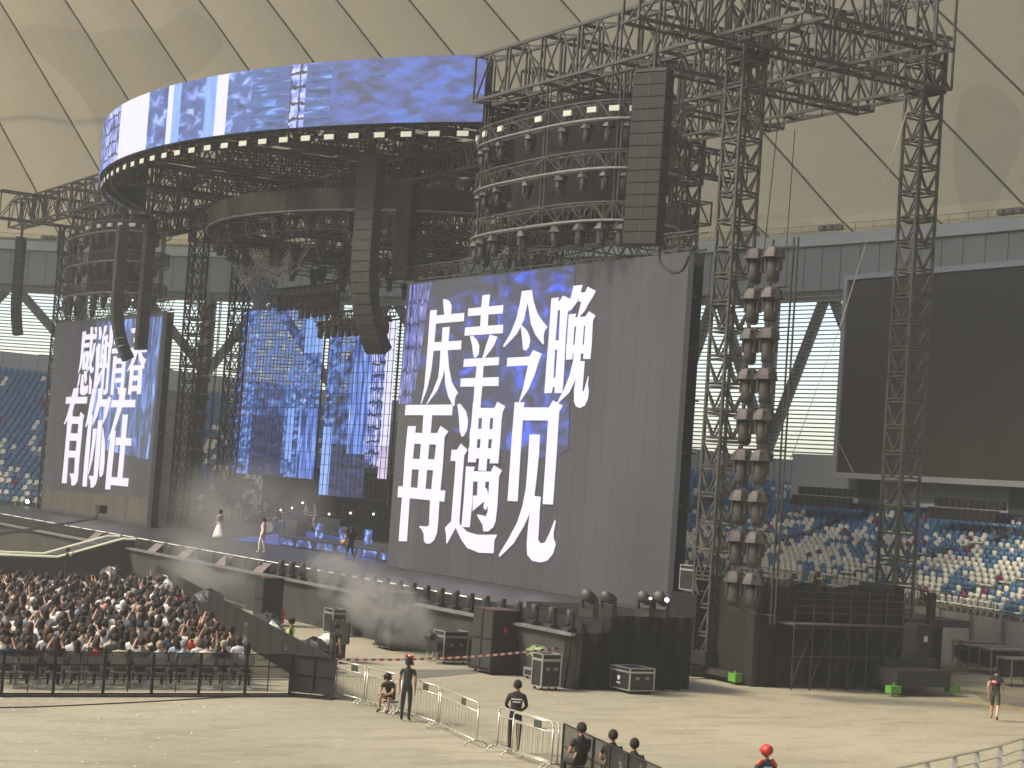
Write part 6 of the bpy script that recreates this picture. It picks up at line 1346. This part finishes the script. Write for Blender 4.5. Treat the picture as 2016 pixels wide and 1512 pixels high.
# confetti
s = MB(); rr = random.Random(8)
for k in range(620):
    r_ = rr.random()
    if r_ < .55: q = Vector((rr.uniform(-50.2, -46), rr.uniform(12, 21), 0)); 
    elif r_ < .75: q = Vector((rr.uniform(-46, -38), rr.uniform(9, 18), 0))
    elif r_ < .97: q = Vector((rr.uniform(-52, -50.4), rr.uniform(12, 23.4), 0))
    else: q = Vector((rr.uniform(-65, -42), rr.uniform(24, 33), 0))
    if r_ < .55 and rr.random() < (q.x + 50) / 5: continue
    a = rr.random() * 6.28; sz = rr.uniform(.012, .034); c_, s__ = math.cos(a) * sz, math.sin(a) * sz
    s.add([q + Vector((c_, s__, .012)), q + Vector((-s__, c_, .02)), q + Vector((-c_, -s__, .012)), q + Vector((s__, -c_, .006))], [(0, 1, 2, 3)])
s.build('confetti', mat('confetti_white', (.75, .74, .68), .6), kind='stuff', label='scattered white paper bits on the floor round the audience fence', cat='confetti')
s = MB(); s.path([onz(x, y, .015) for x, y in ((0, 1393), (60, 1392), (160, 1388), (300, 1381), (420, 1374), (540, 1368))], .018, 5); s.build('floor_cable', blackbar, label='thin black cable lying on the floor before the audience fence', cat='cable')
s = MB(); s.poly([onz(x, y, .01) for x, y in ((810, 1318), (930, 1318), (962, 1323), (805, 1337))]); s.build('floor_plate', mat('grey_plate', (.13, .125, .11), .8), label='thin grey floor sheet between barricades and tall subwoofers', cat='floor sheet', kind='structure')
# ------------------------------------------------------------------ smoke
def smoke(name, label, loc, sz, dens, scale=.5, rz=0., shape=(1, 1, 1)):
    m = bpy.data.materials.new('smoke_' + name); m.use_nodes = True; t = m.node_tree; t.nodes.clear(); N = t.nodes.new; L = t.links
    out = N('ShaderNodeOutputMaterial'); v = N('ShaderNodeVolumePrincipled'); v.inputs['Color'].default_value = (.86, .84, .78, 1); v.inputs['Anisotropy'].default_value = .1
    tc = N('ShaderNodeTexCoord'); n = N('ShaderNodeTexNoise'); n.inputs['Scale'].default_value = scale; n.inputs['Detail'].default_value = 3; n.inputs['Distortion'].default_value = .8
    ln = N('ShaderNodeVectorMath'); ln.operation = 'LENGTH'; mp = N('ShaderNodeMapping'); mp.inputs['Scale'].default_value = (2 / sz[0], 2 / sz[1], 2 / sz[2])
    L.new(tc.outputs['Object'], mp.inputs[0]); L.new(mp.outputs[0], ln.inputs[0]); L.new(tc.outputs['Object'], n.inputs['Vector'])
    a = N('ShaderNodeMapRange'); a.inputs['From Min'].default_value = 1.; a.inputs['From Max'].default_value = 0.1; L.new(ln.outputs['Value'], a.inputs[0])
    b = N('ShaderNodeMapRange'); b.inputs['From Min'].default_value = .42; b.inputs['From Max'].default_value = .75; L.new(n.outputs[0], b.inputs[0])
    mu = N('ShaderNodeMath'); mu.operation = 'MULTIPLY'; L.new(a.outputs[0], mu.inputs[0]); L.new(b.outputs[0], mu.inputs[1])
    m2 = N('ShaderNodeMath'); m2.operation = 'MULTIPLY'; m2.inputs[1].default_value = dens; L.new(mu.outputs[0], m2.inputs[0]); L.new(m2.outputs[0], v.inputs['Density']); L.new(v.outputs[0], out.inputs['Volume'])
    s = MB(); s.sphere((0, 0, 0), (sz[0] / 2, sz[1] / 2, sz[2] / 2), 16, 10); o = s.build('smoke', m, label=label, cat='smoke', kind='stuff', loc=loc); o.rotation_euler = (0, rz, 0); return o
smoke('a', 'white smoke plume blown left over the stage skirt by the fog machine', (-64.5, 33.3, 1.9), (13, 2.0, 2.9), 2.8, .8, .17)
smoke('b', 'thin smoke cloud drifting before the left part of the stage skirt', (-80, 32.8, 2.2), (13, 2.6, 4.4), .8, .4)
smoke('c', 'grey smoke drifting over the stage behind the singers', (-106, 45, 4.2), (26, 9, 6.5), .26, .2)
# ------------------------------------------------------------------ air
hm = bpy.data.materials.new('air'); hm.use_nodes = True; t = hm.node_tree; t.nodes.clear()
out = t.nodes.new('ShaderNodeOutputMaterial'); v = t.nodes.new('ShaderNodeVolumePrincipled'); v.inputs['Density'].default_value = .0010; v.inputs['Color'].default_value = (.93, .92, .86, 1)
t.links.new(v.outputs[0], out.inputs['Volume'])
s = MB(); s.box((-90, -30, 38), (380, 300, 78)); s.build('haze', hm, kind='stuff')
